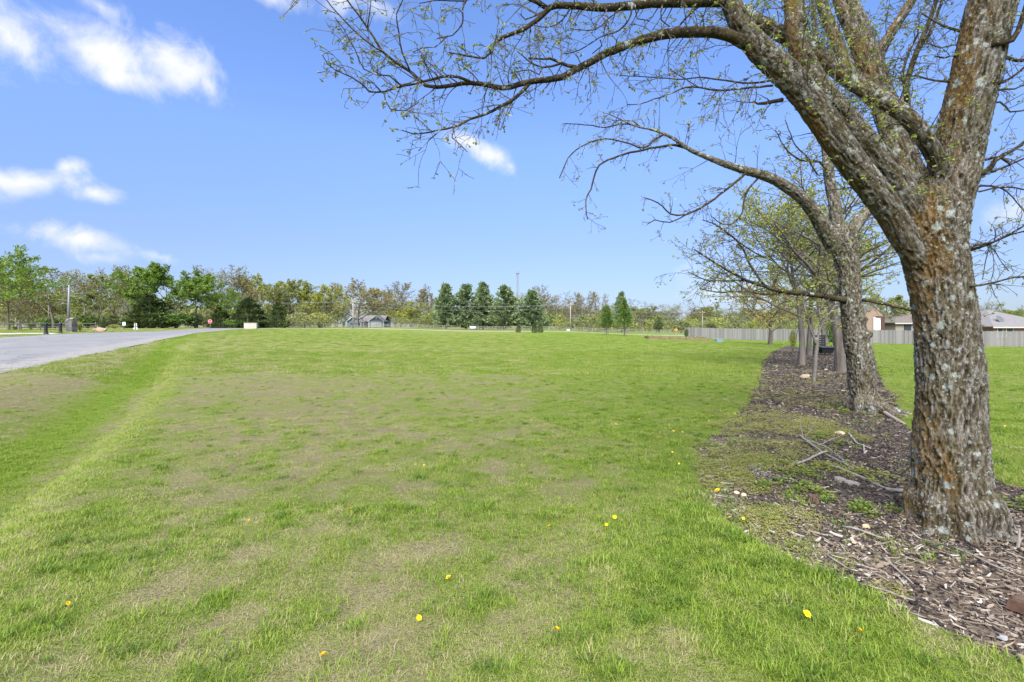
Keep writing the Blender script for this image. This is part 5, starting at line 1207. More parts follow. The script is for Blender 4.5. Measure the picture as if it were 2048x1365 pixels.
def window(par, x, y, z, w_, h, fm=None):
    wn = MB().box((x, y-.02, z), (w_, .06, h)).build('window', fm or M_WHITE, par); MB().box((x, y-.06, z), (w_-.16, .04, h-.16)).build('pane', M_GLASS, wn); return wn
def blue_house():
    d = 180; k = d/F; x0 = (733-CX)*k; zg = gh(x0, d); o = thing('house', 'blue grey house with white garage door behind the oak', 'house', (x0, d, zg), 0, None, (.86, .86, .86))
    X = lambda px: (px-733)*k
    ze = 2.75; zr = 5.3
    MB().box(((X(690)+X(776))/2, 5.5, ze/2), (X(776)-X(690), 9, ze)).build('wall', M_SIDE, o)
    r = MB(); gable_x(r, X(688), X(772), 1, 10, ze, zr-.15); ro = r.build('roof', M_RG, o)
    # garage wing with its gable
    gx0, gx1 = X(741), X(776.5)
    MB().box(((gx0+gx1)/2, -.3, ze/2), (gx1-gx0, 3.4, ze)).build('garage_wall', M_SIDE, o)
    MB().prism([(gx0, ze), (gx1, ze), ((gx0+gx1)/2, zr-.45)], -2.0, 3).build('gable', M_SIDE, o)
    r = MB(); gable_y(r, gx0, gx1, -2.1, 5, ze, zr-.3); r.build('garage_roof', M_RG, o)
    t = MB(); rake(t, gx0, gx1, -2.46, ze, zr-.3); t.build('trim', M_WHITE, o)
    MB().box(((gx0+gx1)/2, -2.03, 2.62), (gx1-gx0, .06, .16)).build('trim', M_WHITE, o)
    dr = MB(); dx0, dx1 = X(746), X(771.5)
    for r_ in range(4): dr.box(((dx0+dx1)/2, -2.05, .3+r_*.54), (dx1-dx0, .06, .515))
    dr.build('garage_door', M_WHITE, o)
    for xx in (gx0+.25, gx1-.25): MB().box((xx, -2.08, ze/2), (.5, .14, ze)).build('corner_post', M_WHITE, o)
    gv = MB().lathe((0, 0, 0), [(.32, 0), (.32, .06), (.2, .08)], 12).build('gable_vent', M_WHITE, o); gv.location = ((gx0+gx1)/2, -2.02, 4.0); gv.rotation_euler = (R(90), 0, 0)
    # left gables
    for (a, b_, zz, yy) in ((X(689), X(720), 4.7, -.6), (X(712), X(725), 3.9, -1.1)):
        MB().box(((a+b_)/2, yy+1.2, ze/2), (b_-a, 2.3, ze)).build('wing_wall', M_SIDE, o); MB().prism([(a, ze), (b_, ze), ((a+b_)/2, zz)], yy, 3).build('gable', M_SIDE, o)
        r = MB(); gable_y(r, a, b_, yy-.1, 5, ze, zz+.15); r.build('wing_roof', M_RG, o); t = MB(); rake(t, a, b_, yy-.46, ze, zz+.15); t.build('trim', M_WHITE, o)
    window(o, X(699), -.62, 1.5, 1.6, 1.4); window(o, X(718), -1.12, 1.5, .9, 1.5)
    MB().box((X(733), .95, 1.05), (.95, .1, 2.1)).build('door', flat('dark_door', (.05,.04,.04)), o)
    window(o, X(729), .99, 1.4, 1.3, 1.4)
    for xx in (X(727.5), X(738.5)): MB().box((xx, -.4, 1.35), (.22, .22, 2.7)).build('porch_post', M_WHITE, o)
blue_house()
M_BR_TAN = m_brick('tan_brick', (.19,.125,.085), (.25,.17,.12), (.25,.22,.19), 4); M_BR_RED = m_brick('red_brick', (.20,.085,.06), (.27,.12,.085), (.30,.27,.25), 4); M_STONE_W = m_brick('grey_brown_brick', (.22,.175,.13), (.29,.235,.18), (.30,.27,.23), 3)
def hip(mb, x0, x1, y0, y1, ze, zr, e=.45, t=.12):
    r_ = min((x1-x0), (y1-y0))/2; ym = (y0+y1)/2; xa, xb = x0+r_, x1-r_
    if xb <= xa: xa = xb = (x0+x1)/2
    v = [(x0-e, y0-e, ze), (x1+e, y0-e, ze), (x1+e, y1+e, ze), (x0-e, y1+e, ze), (xa, ym, zr), (xb+.01, ym, zr)]; v += [(a, b_, c-t) for a, b_, c in v[:4]]
    mb.add(v, [(0,1,5,4), (1,2,5), (2,3,4,5), (3,0,4), (6,7,1,0), (7,8,2,1), (8,9,3,2), (9,6,0,3), (9,8,7,6)])
def brick_gable():
    d = 82; k = d/F; x0 = (1752-CX)*k; zg = gh(x0, d); X = lambda px: (px-1752)*k; Z = lambda py: CZ-(py-HY)*k-zg
    o = thing('house', 'tan brick gable with a tall white recessed window behind the board fence', 'house', (x0, d, zg)); a, b_ = X(1733), X(1771)
    za, zp = Z(630), Z(614)
    MB().box(((a+b_)/2, 4, za/2), (b_-a, 7, za)).build('wall', M_BR_TAN, o); MB().prism([(a, za), (b_, za), ((a+b_)/2, zp)], .49, 7.5).build('gable', M_BR_TAN, o)
    r = MB(); gable_y(r, a, b_, .6, 7.5, za, zp+.05, .2); r.build('roof', M_RT, o)
    MB().box((X(1764), .42, Z(648)), (1.45, .2, 2.6)).build('shade_slab', flat('recess_shade', (.07,.04,.03)), o); w_ = window(o, X(1757.5), .38, Z(649), 1.25, 2.3); MB().box((X(1757.5), .28, Z(649)), (1.0, .03, 2.1)).build('blind', M_WHITE, w_)  # dark slab beside the window: the recess's shade given as flat colour
    w2 = thing('shed', 'small white gabled shed between the brick gable and the hip roof', 'shed', (X(1781)+x0, d+4, zg)); MB().box((0, 1.5, Z(652)/2), (X(1792)-X(1769), 3, Z(652))).build('wall', flat('pale_siding', (.55,.58,.60), .8), w2); ww = (X(1792)-X(1769))/2
    MB().prism([(-ww, Z(652)), (ww, Z(652)), (-ww+.4, Z(642.5))], 0, 3).build('gable', flat('pale_siding', (.55,.58,.60)), w2); r = MB(); r.add([(ww+.2, -.2, Z(653)), (-ww, -.2, Z(642)), (-ww, 3.2, Z(642)), (ww+.2, 3.2, Z(653)), (ww+.2, -.2, Z(651.5)), (-ww, -.2, Z(640.8)), (-ww, 3.2, Z(640.8)), (ww+.2, 3.2, Z(651.5))], [(0,1,2,3), (7,6,5,4), (0,4,5,1), (1,5,6,2), (2,6,7,3), (3,7,4,0)]); r.build('roof', M_RT, w2)
brick_gable()
def hip_house(name, label, pa, pb, d, ze_py, zr_py, depth, wm, rm, ridge=None):
    k = d/F; pm = (pa+pb)/2; x0 = (pm-CX)*k; zg = gh(x0, d); Z = lambda py: CZ-(py-HY)*k-zg; w_ = (pb-pa)*k
    o = thing(name, label, 'house', (x0, d, zg)); MB().box((0, depth/2, Z(ze_py)/2), (w_-.9, depth, Z(ze_py))).build('wall', wm, o)
    r = MB(); hip(r, -w_/2+.45, w_/2-.45, 0, depth, Z(ze_py), Z(zr_py)); r.build('roof', rm, o); t = MB()
    MB().box((0, -.5, Z(ze_py)-.16), (w_+.06, .05, .2)).build('fascia', flat('tan_fascia', (.40,.37,.33)), o)
    return o, Z, k, pm
o, Z, k, pm = hip_house('house', 'low taupe hip roofed house seen between the two big trunks', 1786, 1905, 84, 645.5, 622, 11, M_STONE_W, M_RT)
window(o, (1815-pm)*k, 0, Z(655), 1.2, 1.2, M_BLACK)
o, Z, k, pm = hip_house('house', 'brown hip roofed house right of the nearest trunk', 1890, 2012, 80, 650.5, 626, 11, M_STONE_W, M_RT)
window(o, (1998-pm)*k, 0, Z(659), 1.3, 1.3); window(o, (1975-pm)*k, 0, Z(659), .9, 1.2, M_BLACK)
MB().lathe((-6, 4, Z(635)), [(.12, 0), (.12, 1.0), (.2, 1.02), (.2, 1.15)], 8).build('roof_vent', M_GALV, o)
o, Z, k, pm = hip_house('house', 'red brick house with grey roof cut by the right edge', 1980, 2130, 70, 653, 617, 12, M_BR_RED, M_RG)
window(o, (2019-pm)*k, 0, Z(664), 1.0, 1.6); window(o, (2000-pm)*k, 0, Z(664), .8, 1.6); 
def dish(o, Z, k, pm):
    q = link('satellite_dish', None, o, ((2019-pm)*k, 1.6, Z(643))); pr = [(.02, 0), (.25, .03), (.5, .10), (.62, .18)]; b_ = MB().lathe((0, 0, 0), pr, 16); m = b_.build('dish', flat('dish_grey', (.10,.105,.11), .5), q); m.rotation_euler = (R(60), 0, R(10)); m.location = (0, -.1, .25)
    MB().tube([(0, .2, -.5), (0, .05, 0), (0, -.1, .25)], .03, 6).build('mast', M_GALV, q)
    q['label'] = 'dark satellite dish on the grey roof'
dish(o, Z, k, pm)

# ------------------------------------------------------------------ poles, wires, tower
def street_light():
    d = 80; x = (137-CX)/F*d; zg = gh(x, d); H = CZ-(570-HY)/F*d-zg; o = thing('street_light', 'tall grey street light pole with one arm above the stone pillar', 'street light', (x, d, zg))
    MB().tube([(0,0,-.2), (0,0,H*.45), (.1,0,H)], [.24, .2, .1], 10).build('pole', M_GALV, o, True)
    zz = CZ-(592-HY)/F*d-zg; MB().tube([(0,0,zz), (1.0,0,zz+.35), (1.9,0,zz+.42)], [.07, .06, .05], 6).build('arm', M_GALV, o); l = MB(); l.lathe((0,0,0), [(.05,-.1), (.2,-.07), (.22,.02), (.1,.1)], 10); q = l.build('lamp_head', M_GALV, o); q.location = (2.2, 0, zz+.42); q.scale = (2.0, .9, .7)
street_light()
def pole(px, d, top, label, wood=M_POLE, r=.15, cross=True):
    x = (px-CX)/F*d; zg = gh(x, d); H = CZ-(top-HY)/F*d-zg; o = thing('utility_pole', label, 'pole', (x, d, zg)); MB().tube([(0,0,-.3), (0,0,H)], [r, r*.7], 8).build('pole', wood, o, True)
    if cross: MB().box((0, -.14, H-.5), (1.6, .1, .12)).build('crossarm', wood, o)
    for xx in (-.6, .6) if cross else (): MB().lathe((xx, -.14, H-.42), [(.04, 0), (.06, .08), (.03, .15)], 8).build('insulator', M_GALV, o)
    return Vector((x, d, zg+H))
tops = [pole(137-40, 118, 588, 'slim pole hidden in the bare tree beside the street light', r=.12), pole(706, 134, 601, 'weathered wooden utility pole in front of the oak'), pole(1141, 137, 606, 'thin pale utility pole right of the pines', flat('pale_pole', (.27,.25,.225))), pole(1405, 142, 622, 'short pale pole behind the board fence', flat('pale_pole', (.27,.25,.225)), .12)]
tops = [Vector((-190, 118, tops[0].z+1))]+tops[:4]
for a, b_, nm in zip(tops[:-1], tops[1:], ('left of the street light', 'between the street light and the oak', 'between the oak and the thin pale pole', 'right of the thin pale pole')):
    for off, dz, w_ in ((-.6, -.35, 'left'), (.6, -.35, 'right'), (0, -1.5, 'low')):
        pts = [a.lerp(b_, i/16)+Vector((off*.5, off, dz-1.1*4*(i/16)*(1-i/16))) for i in range(17)]
        w2 = MB().tube(pts, .022, 4).build('overhead_wire', flat('wire_grey', (.2,.2,.21), .5)); tag(w2, {'left': 'nearer upper', 'right': 'farther upper', 'low': 'lower'}[w_]+' overhead wire '+nm, 'wire', 'overhead wires')
def tower():
    d = 520; x = (1035-CX)/F*d; o = thing('lattice_tower', 'tall lattice radio tower rising behind the pines', 'tower', (x, d, 0)); H = CZ-(546-HY)/F*d; n = 16; hw = lambda z: 1.7-.5*z/H
    leg = []; cor = [(-1, -1), (1, -1), (0, 1)]
    for cx, cy in cor: MB().tube([(cx*hw(0), cy*hw(0), 0), (cx*hw(H), cy*hw(H), H)], .16, 4).build('leg', M_GALV, o)
    mb = MB()
    for i in range(n):
        z0, z1 = H*i/n, H*(i+1)/n
        for j in range(3):
            a, b_ = cor[j], cor[(j+1) % 3]; mb.tube([(a[0]*hw(z0), a[1]*hw(z0), z0), (b_[0]*hw(z1), b_[1]*hw(z1), z1)], .09, 3); mb.tube([(b_[0]*hw(z0), b_[1]*hw(z0), z0), (a[0]*hw(z1), a[1]*hw(z1), z1)], .09, 3)
    q = mb.build('bracing', M_GALV, o); q['kind'] = 'stuff'
    for j, a in enumerate((0, 1.05, 2.1, 3.14, 4.2, 5.24)): MB().box((2.1*math.cos(a), 2.1*math.sin(a), H+.2), (.6, .6, 2.4), 0, a).build('antenna', flat('antenna_grey', (.22,.23,.24)), o)
    MB().lathe((0, 0, H-.9), [(2.0, 0), (2.0, .25)], 10).build('platform', M_GALV, o); MB().tube([(0, 0, H), (0, 0, H+4.5)], .1, 4).build('mast', M_GALV, o)
tower()

# ------------------------------------------------------------------ signs, bollards, pillar, block wall
def text_mesh(body, size, m, name):
    cu = bpy.data.curves.new(name, 'FONT'); cu.body = body; cu.size = size; cu.align_x = 'CENTER'; cu.align_y = 'CENTER'; cu.extrude = .004
    t = bpy.data.objects.new(name, cu); COL.objects.link(t); me = bpy.data.meshes.new_from_object(t.evaluated_get(bpy.context.evaluated_depsgraph_get())); bpy.data.objects.remove(t); me.materials.clear(); me.materials.append(m); return me
def ngon(n, r, y0, y1, rot=0): 
    return MB().prism([(r*math.cos(2*math.pi*(i+.5)/n+rot), r*math.sin(2*math.pi*(i+.5)/n+rot)) for i in range(n)][::-1], y0, y1)
M_RED = flat('sign_red', (.55,.02,.035), .5, .06); M_SIGNW = flat('sign_white', (.6,.6,.6), .5, .03)
def stop_sign():
    d = 82; x = (420-CX)/F*d; zg = gh(x, d); zc = CZ-(643.5-HY)/F*d-zg; o = thing('stop_sign', 'red octagon STOP sign on a green post at the road end', 'sign', (x, d, zg))
    MB().box((0, .05, zc/2), (.07, .05, zc+.5)).build('post', flat('post_green', (.10,.16,.10)), o)
    q = ngon(8, .37, -.012, .0).build('border', M_SIGNW, o); q.location = (0, 0, zc); q = ngon(8, .34, -.022, -.013).build('face', M_RED, o); q.location = (0, 0, zc)
    t = link('lettering', text_mesh('STOP', .25, M_SIGNW, 'lettering'), o, (0, -.03, zc)); t.rotation_euler = (R(90), 0, 0)
stop_sign()
def small_signs():
    d = 78; x = (248-CX)/F*d; zg = gh(x, d); zc = CZ-(648-HY)/F*d-zg; o = thing('road_sign', 'white square sign with a dark mark on a post by the road', 'sign', (x, d, zg)); MB().box((0, .05, zc/2), (.09, .06, zc+.4)).build('post', M_BLACK, o)
    MB().box((0, 0, zc), (.5, .02, .55)).build('plate', M_SIGNW, o); MB().prism([(-.06, -.17), (.06, -.17), (.06, .05), (.12, .05), (0, .18), (-.12, .05), (-.06, .05)], -.02, -.012).build('mark', M_BLACK, o).location = (0, 0, zc)
    d = 74; x = (271-CX)/F*d; zg = gh(x, d); Zc = lambda py: CZ-(py-HY)/F*d-zg; o = thing('road_sign', 'pale diamond sign with a square plate above it on a dark post', 'sign', (x, d, zg)); MB().box((0, -.05, (Zc(646))/2), (.07, .05, Zc(646))).build('post', flat('post_green', (.10,.16,.10)), o)
    q = ngon(4, .42, 0, .02, math.pi/4).build('diamond', flat('sign_back', (.4,.41,.41), .5), o); q.location = (0, 0, Zc(657.5)); MB().box((0, .01, Zc(650)), (.42, .02, .5)).build('plate', flat('sign_back', (.4,.41,.41)), o)
    d = 128; x = (1352-CX)/F*d; zg = gh(x, d); zc = CZ-(660-HY)/F*d-zg; o = thing('road_sign', 'small orange diamond sign by the rail fence', 'sign', (x, d, zg)); MB().box((0, .05, zc/2), (.07, .05, zc)).build('post', M_POLE, o); q = ngon(4, .42, -.01, .01, math.pi/4).build('face', flat('sign_orange', (.75,.28,.02), .5), o); q.location = (0, 0, zc); q = MB().box((0, -.02, zc), (.16, .012, .3)).build('mark', M_BLACK, o)
small_signs()
def bollard(px, base_py, h_px, lab):
    x, d = unproject(px, base_py); h = h_px/F*d; zg = gh(x, d); o = thing('bollard', lab, 'bollard', (x, d, zg), 0, 'two entrance bollards'); s_ = h/1.05
    MB().lathe((0, 0, 0), [(.20*s_, -.02), (.20*s_, .05*s_), (.16*s_, .09*s_), (.16*s_, .14*s_), (.13*s_, .18*s_)], 16).build('base', M_BLACK, o, False)
    MB().lathe((0, 0, .17*s_), [(.125*s_, 0), (.115*s_, .55*s_), (.14*s_, .57*s_), (.14*s_, .61*s_), (.11*s_, .63*s_)], 16).build('shaft', M_BLACK, o, False)
    MB().lathe((0, 0, .79*s_), [(.10*s_, 0), (.14*s_, .05*s_), (.15*s_, .12*s_), (.12*s_, .20*s_), (.05*s_, .25*s_), (.01, .26*s_)], 16).build('cap', M_BLACK, o, True)
bollard(92, 669, 23.5, 'left one of the two black entrance bollards'); bollard(121, 667, 21.5, 'right one of the two black entrance bollards, nearer the pillar')
def pillar():
    x, d = unproject(143, 664.5); k = d/F; zg = gh(x, d); h = 25*k; w_ = 12.5*k; o = thing('stone_pillar', 'squat grey stacked stone entrance pillar below the street light', 'pillar', (x, d, zg)); rg = random.Random(2)
    M_ST = [flat('stone_grey', (.14,.133,.128), .9, .25, 9), flat('stone_dark', (.09,.086,.083), .9, .25, 9), flat('stone_buff_lit', (.22,.195,.16), .9, .2, 9)]
    MB().box((0, 0, h/2), (w_-.12, w_-.12, h-.05)).build('core', M_ST[1], o); z = 0; row = 0
    while z < h-.05:
        rh = rg.uniform(.10, .17)
        for side in range(4):
            u = -w_/2
            while u < w_/2-.02:
                L_ = min(rg.uniform(.18, .5), w_/2-u); pr = rg.uniform(-.02, .03); c = ((u+L_/2), -w_/2+.06-pr) ; cs, sn = math.cos(side*math.pi/2), math.sin(side*math.pi/2)
                q = MB().box((0, 0, 0), (L_-.015, .14, rh-.015), 0, 0, rg.uniform(.93, 1)).build('stone', M_ST[2] if (side == 1 and rg.random() < .8) else rg.choice(M_ST[:2]+M_ST[:1]), o)  # right face mostly paler stone: its sunlit look is put into the colour
                q.location = (c[0]*cs-c[1]*sn, c[0]*sn+c[1]*cs, z+rh/2); q.rotation_euler = (0, 0, side*math.pi/2); u += L_
        z += rh
    for cx in (-.3, .35): q = MB().box((0, 0, 0), (w_*.5, w_*.95, .16), 0, 0, .8).build('capstone', M_ST[0] if cx < 0 else M_ST[2], o); q.location = (cx*w_*.75, 0, h+(.03 if cx < 0 else .13)); q.rotation_euler = (0, 0, rg.uniform(-.2, .2))
pillar()
def block_wall():
    d = 100; k = d/F; x = (502-CX)*k; zg = gh(x, d); h = CZ-(647-HY)*k-zg; o = thing('block_wall', 'pale tan block of wall standing at the lawn edge right of the stop sign', 'wall', (x, d, zg), .28); rg = random.Random(6)
    ms = [flat('tan_block', (.38,.34,.27), .9, .1, 4), flat('tan_block_light', (.44,.40,.33), .9, .1, 4)]; w_ = 2.3; dp = 1.3; MB().box((0, 0, h/2-.02), (w_-.06, dp-.06, h-.06)).build('core', ms[0], o); n = 7; bh = h/n
    for r_ in range(n):
        for side in range(4):
            W_, D_ = (w_, dp) if side % 2 == 0 else (dp, w_); cs, sn = math.cos(side*math.pi/2), math.sin(side*math.pi/2); u = -W_/2+(-.22 if r_ % 2 else 0)
            while u < W_/2-.01:
                a, b_ = max(u, -W_/2), min(u+.44, W_/2); c = ((a+b_)/2, -D_/2+.03); q = MB().box((0, 0, 0), (b_-a-.012, .1, bh-.012)).build('block', rg.choice(ms), o); q.location = (c[0]*cs-c[1]*sn, c[0]*sn+c[1]*cs, (r_+.5)*bh); q.rotation_euler = (0, 0, side*math.pi/2); u += .44
    MB().box((0, 0, h+.03), (w_+.1, dp+.1, .08)).build('cap', ms[1], o)
block_wall()
def rock(name, label, x, y, z, s, c, seed, cat='rock'):
    rg = random.Random(seed); bm = bmesh.new(); bmesh.ops.create_icosphere(bm, subdivisions=2, radius=1)
    for v in bm.verts: v.co *= 1+.22*rg.uniform(-1, 1); v.co = Vector((v.co.x*s[0], v.co.y*s[1], max(v.co.z, -.35)*s[2]))
    me = bpy.data.meshes.new(name); bm.to_mesh(me); bm.free(); me.materials.append(flat('rock_%d' % seed, c, .9, .25, 9)); return tag(link(name, me, None, (x, y, z)), label, cat)
xx, dd = unproject(200, 663.4); rock('boulder', 'pinkish heap of rock at the roadside beyond the pillar', xx, dd, gh(xx, dd)+.15, (.75, .5, .36), (.30,.20,.155), 3)
# ------------------------------------------------------------------ lawn furniture
def raised_bed():
    a = Vector((*unproject(1298, 678.5), 0)); b_ = Vector((*unproject(1418, 683.5), 0)); L_ = (b_-a).length; ang = math.atan2((b_-a).y, (b_-a).x); zg = gh(a.x, a.y); o = thing('raised_bed', 'long low timber edged raised bed on the lawn', 'planter', (a.x, a.y, zg-.03), ang); o.rotation_euler.y = -math.asin((gh(b_.x, b_.y)-zg)/L_)
    mt = flat('landscape_timber', (.17,.125,.075), .9, .3, 4, 0, .1)
    for z in (.10, .28):
        for k in range(3): MB().box(((k+.5)*L_/3, 0, z), (L_/3-.02, .15, .165)).build('timber', mt, o)
        for xq in (0.02, L_-.02): MB().box((xq, 1.4, z), (.15, 2.5, .165)).build('timber', mt, o)
        MB().box((L_/2, 2.7, z), (L_, .15, .165)).build('timber', mt, o)
    MB().box((L_/2, 1.35, .16), (L_-.2, 2.5, .28)).build('soil', flat('bed_soil', (.13,.10,.075), .95, .4, 3), o)
    rg = random.Random(12); mb = MB()
    for _ in range(420):
        q = Vector((rg.uniform(.1, L_-.1) if rg.random() < .5 else L_-abs(rg.gauss(0, 1.0)), rg.uniform(.2, 2.5), .3)); e = Vector((rg.gauss(0, .1), rg.gauss(0, .1), rg.uniform(.08, .35))); s_ = rvec(rg)*.05; mb.add([q-s_, q+s_, q+e], [(0,1,2)], 0, rg.random())
    q = mb.build('weeds', LF_OLIVE, o, False, True); q['kind'] = 'stuff'
raised_bed()
def utility_box():
    x, d = unproject(1437, 684.5); o = thing('utility_box', 'small pale teal utility box beside the raised bed', 'utility box', (x, d, gh(x, d)), .2); mt = flat('teal_enamel', (.17,.245,.25), .5, .08)
    MB().box((0, 0, .16), (.75, .6, .36)).build('body', mt, o); MB().box((0, 0, .37), (.82, .66, .07), 0, 0, .9).build('lid', mt, o)
utility_box()
def mailbox():
    d = 134; x = (1146-CX)/F*d; zg = gh(x, d); o = thing('mailbox', 'black mailbox beside the thin pale utility pole', 'mailbox', (x, d, zg)); MB().box((0, 0, .45), (.1, .1, 1.0)).build('post', M_POLE, o); MB().prism([(-.17, 0), (.17, 0), (.17, .18), (.1, .3), (-.1, .3), (-.17, .18)], -.3, .3).build('box', M_BLACK, o).location = (0, 0, .95)
    rock('boulder', 'white rock at the foot of the thin pale utility pole', (1137-CX)/F*133, 133, gh((1137-CX)/F*133, 133)+.15, (.5, .4, .4), (.6,.58,.55), 8)
mailbox()
def car():
    d = 150; x = (950-CX)/F*d; zg = gh(x, d); o = thing('parked_car', 'white car parked behind the rail fence under the pines', 'car', (x, d, zg), 1.35); mw = flat('car_white', (.5,.51,.53), .3, .02)
    MB().prism([(-2.2, .35), (2.2, .35), (2.25, .75), (2.1, .95), (1.1, 1.02), (-2.15, 1.05), (-2.28, .7)], -.85, .85).build('body', mw, o); MB().prism([(-1.7, 1.0), (1.05, 1.0), (.45, 1.48), (-1.1, 1.5)], -.75, .75).build('cabin', M_GLASS, o); MB().prism([(-1.12, 1.48), (.47, 1.46), (.35, 1.54), (-1.0, 1.56)], -.76, .76).build('roof', mw, o)
    for wx in (-1.35, 1.35):
        for wy in (-.8, .8): q = MB().lathe((0, 0, -.1), [(.12, 0), (.31, .0), (.33, .05), (.33, .17), (.31, .2), (.12, .2)], 14).build('wheel', M_BLACK, o); q.location = (wx, wy, .33); q.rotation_euler = (R(90), 0, 0)
car()
def cart():
    x, d = unproject(1650, 712); zg = gh(x, d); k = d/F; o = thing('garden_cart', 'black tub cart with a tall black backrest standing in the bed', 'cart', (x, d, zg)); w_ = 32*k; h = 18*k
    MB().box((0, 0, h*.62), (w_*.6, .5, h*.62), 0, 0, 1.55).build('tub', M_BLACK, o); MB().box((0, 0, h*.97), (w_, .85, .06)).build('rim', flat('cart_rim', (.05,.055,.06), .6), o)
    for sx in (-1, 1): MB().tube([(sx*w_*.28, 0, h*.4), (sx*w_*.3, -.1, 0)], .03, 6).build('leg', M_BLACK, o)
    for sx in (-.30, .42): MB().tube([(sx*w_, .6, 0), (sx*w_, .62, h*2.3)], .035, 6).build('upright', M_BLACK, o)
    for j in range(5): MB().box((.06*w_, .62, h*(1.15+.25*j)), (w_*.72, .03, .10)).build('slat', M_BLACK, o)
    x2, d2 = unproject(1590, 700); q = thing('shepherd_hook', 'dark leaning garden hook beside the small bright green shrub', 'garden hook', (x2, d2, gh(x2, d2))); MB().tube([(-.15, 0, -.1), (.05, 0, .8), (.2, 0, 1.5), (.35, 0, 1.62), (.45, 0, 1.5)], .025, 6).build('rod', M_BLACK, q); MB().lathe((.45, 0, 1.15), [(.02, .3), (.12, .25), (.14, .05), (.1, 0)], 10).build('lantern', M_BLACK, q)
cart()

# ------------------------------------------------------------------ small things in the bed
def bz(x, y): return float(bed_h(np.array([x]), np.array([y]))[0])
for px, py, s, c, sd, lab in ((1611, 757, .16, (.33,.26,.18), 21, 'tan rock at the foot of the thin sapling'), (1679, 874, .07, (.36,.28,.20), 22, 'small tan stone on the dark mulch left of the nearest trunk'), (1473, 988, .03, (.46,.36,.22), 23, 'left one of two tiny tan stones by the lawn edge'), (1487, 993, .032, (.50,.38,.22), 24, 'right one of two tiny tan stones by the lawn edge'), (1686, 785, .05, (.42,.36,.29), 25, 'pale pebble left of the second trunk base'), (1732, 1060, .032, (.38,.28,.16), 26, 'tan stone in front of the nearest trunk'), (1652, 742, .06, (.42,.40,.38), 27, 'white pebble right of the thin sapling')):
    x, y = unproject(px, py); rock('stone', lab, x, y, bz(x, y)+s*.2, (s, s*.8, s*.6), c, sd, 'stone')
M_DEAD = flat('dead_wood', (.20,.178,.155), .95, .3, 25); M_ROT = flat('rotten_stump', (.085,.055,.038), .95, .4, 30); M_CUT = flat('cut_wood', (.24,.215,.185), .9, .25, 30)
def gpath(pts, lift=.01): return [Vector((*unproject(a, b_), 0))+Vector((0, 0, bz(*unproject(a, b_))+l+lift)) for a, b_, l in pts]
def fallen():
    o = thing('fallen_branch', 'forked dead grey branch lying on the mulch left of the nearest trunk', 'branch', (0, 0, 0))
    for nm, pts, r0, r1 in (('limb', [(1600,884,.04),(1620,900,.05),(1640,915,.04),(1660,925,.03),(1690,940,.02),(1708,948,.01)], .016, .008), ('limb', [(1582,937,.0),(1610,931,.02),(1640,923,.05),(1655,920,.06)], .015, .013), ('limb', [(1612,895,.06),(1640,905,.07),(1665,918,.05),(1700,946,.02)], .012, .006), ('twig', [(1640,905,.07),(1665,897,.09),(1690,888,.1)], .006, .003), ('twig', [(1606,886,.05),(1600,868,.16),(1605,858,.22)], .005, .002), ('twig', [(1612,888,.06),(1622,880,.13),(1630,873,.18)], .004, .002), ('twig', [(1620,900,.05),(1590,888,.05)], .005, .002)):
        P, Rr = smooth_line(gpath(pts), [1.05*(r0+(r1-r0)*i/(len(pts)-1)) for i in range(len(pts))], .04, .003); MB().tube(P, Rr, 6).build(nm, M_DEAD, o, True)
    o = thing('fallen_branch', 'long straight dead stick running toward the base of the nearest trunk', 'branch', (0, 0, 0)); pts = [(1645,932,.0),(1675,945,.01),(1700,955,.02),(1735,968,.01),(1770,985,.0),(1805,993,.01)]
    P, Rr = smooth_line(gpath(pts), [.012,.018,.017,.016,.02,.022], .04, .003); MB().tube(P, Rr, 7).build('limb', M_DEAD, o, True)
    o = thing('fallen_branch', 'small pale twisted stick on the fine dark mulch', 'branch', (0, 0, 0))
    for pts in ([(1697,880,.05),(1712,893,.02),(1725,898,.01),(1740,905,.01)], [(1727,898,.02),(1729,912,.0)]): P, Rr = smooth_line(gpath(pts), [.012]*len(pts), .04, .003); MB().tube(P, Rr, 5).build('limb', M_CUT, o, True)
    o = thing('tree_root', 'pale surface root beside the second trunk', 'root', (0, 0, 0)); P, Rr = smooth_line(gpath([(1750,820,.05),(1775,832,.03),(1800,842,.01),(1815,846,-.02)]), [.05,.04,.03,.02], .08); MB().tube(P, Rr, 7).build('root', M_DEAD, o, True)
fallen()
def stump(px, py, r, h, m, mt, lab, seed):
    x, y = unproject(px, py); rg = random.Random(seed); o = thing('stump', lab, 'stump', (x, y, bz(x, y))); n = 26; mb = MB(); vs = []; fs = []
    for k, (rr, z) in enumerate(((1.15, -.02), (1.03, h*.3), (1, h*.8), (.97, h))):
        for i in range(n): q = 6.283*i/n; j = 1+(.10 if i % 2 else -.06)+.05*math.sin(3*q+seed); vs.append((r*rr*j*math.cos(q), r*rr*j*math.sin(q), z*(1+(rg.uniform(-.5, .25) if k == 3 and seed == 1 else 0))))
    for k in range(3): fs += [(k*n+i, k*n+(i+1) % n, k*n+n+(i+1) % n, k*n+n+i) for i in range(n)]
    mb.add(vs, fs).build('side', m, o); MB().add([(v[0]*.99, v[1]*.99, v[2]-.002) for v in vs[3*n:]], [tuple(range(n))]).build('top', mt, o)
stump(1627, 1012, .042, .075, M_ROT, M_ROT, 'small rotten dark brown stump among weeds in the bed', 1); stump(1680, 968, .05, .035, M_DEAD, M_CUT, 'left one of two flush cut pale stumps near the long stick', 2); stump(1703, 974, .062, .03, M_DEAD, M_CUT, 'right one of two flush cut pale stumps near the long stick', 3)
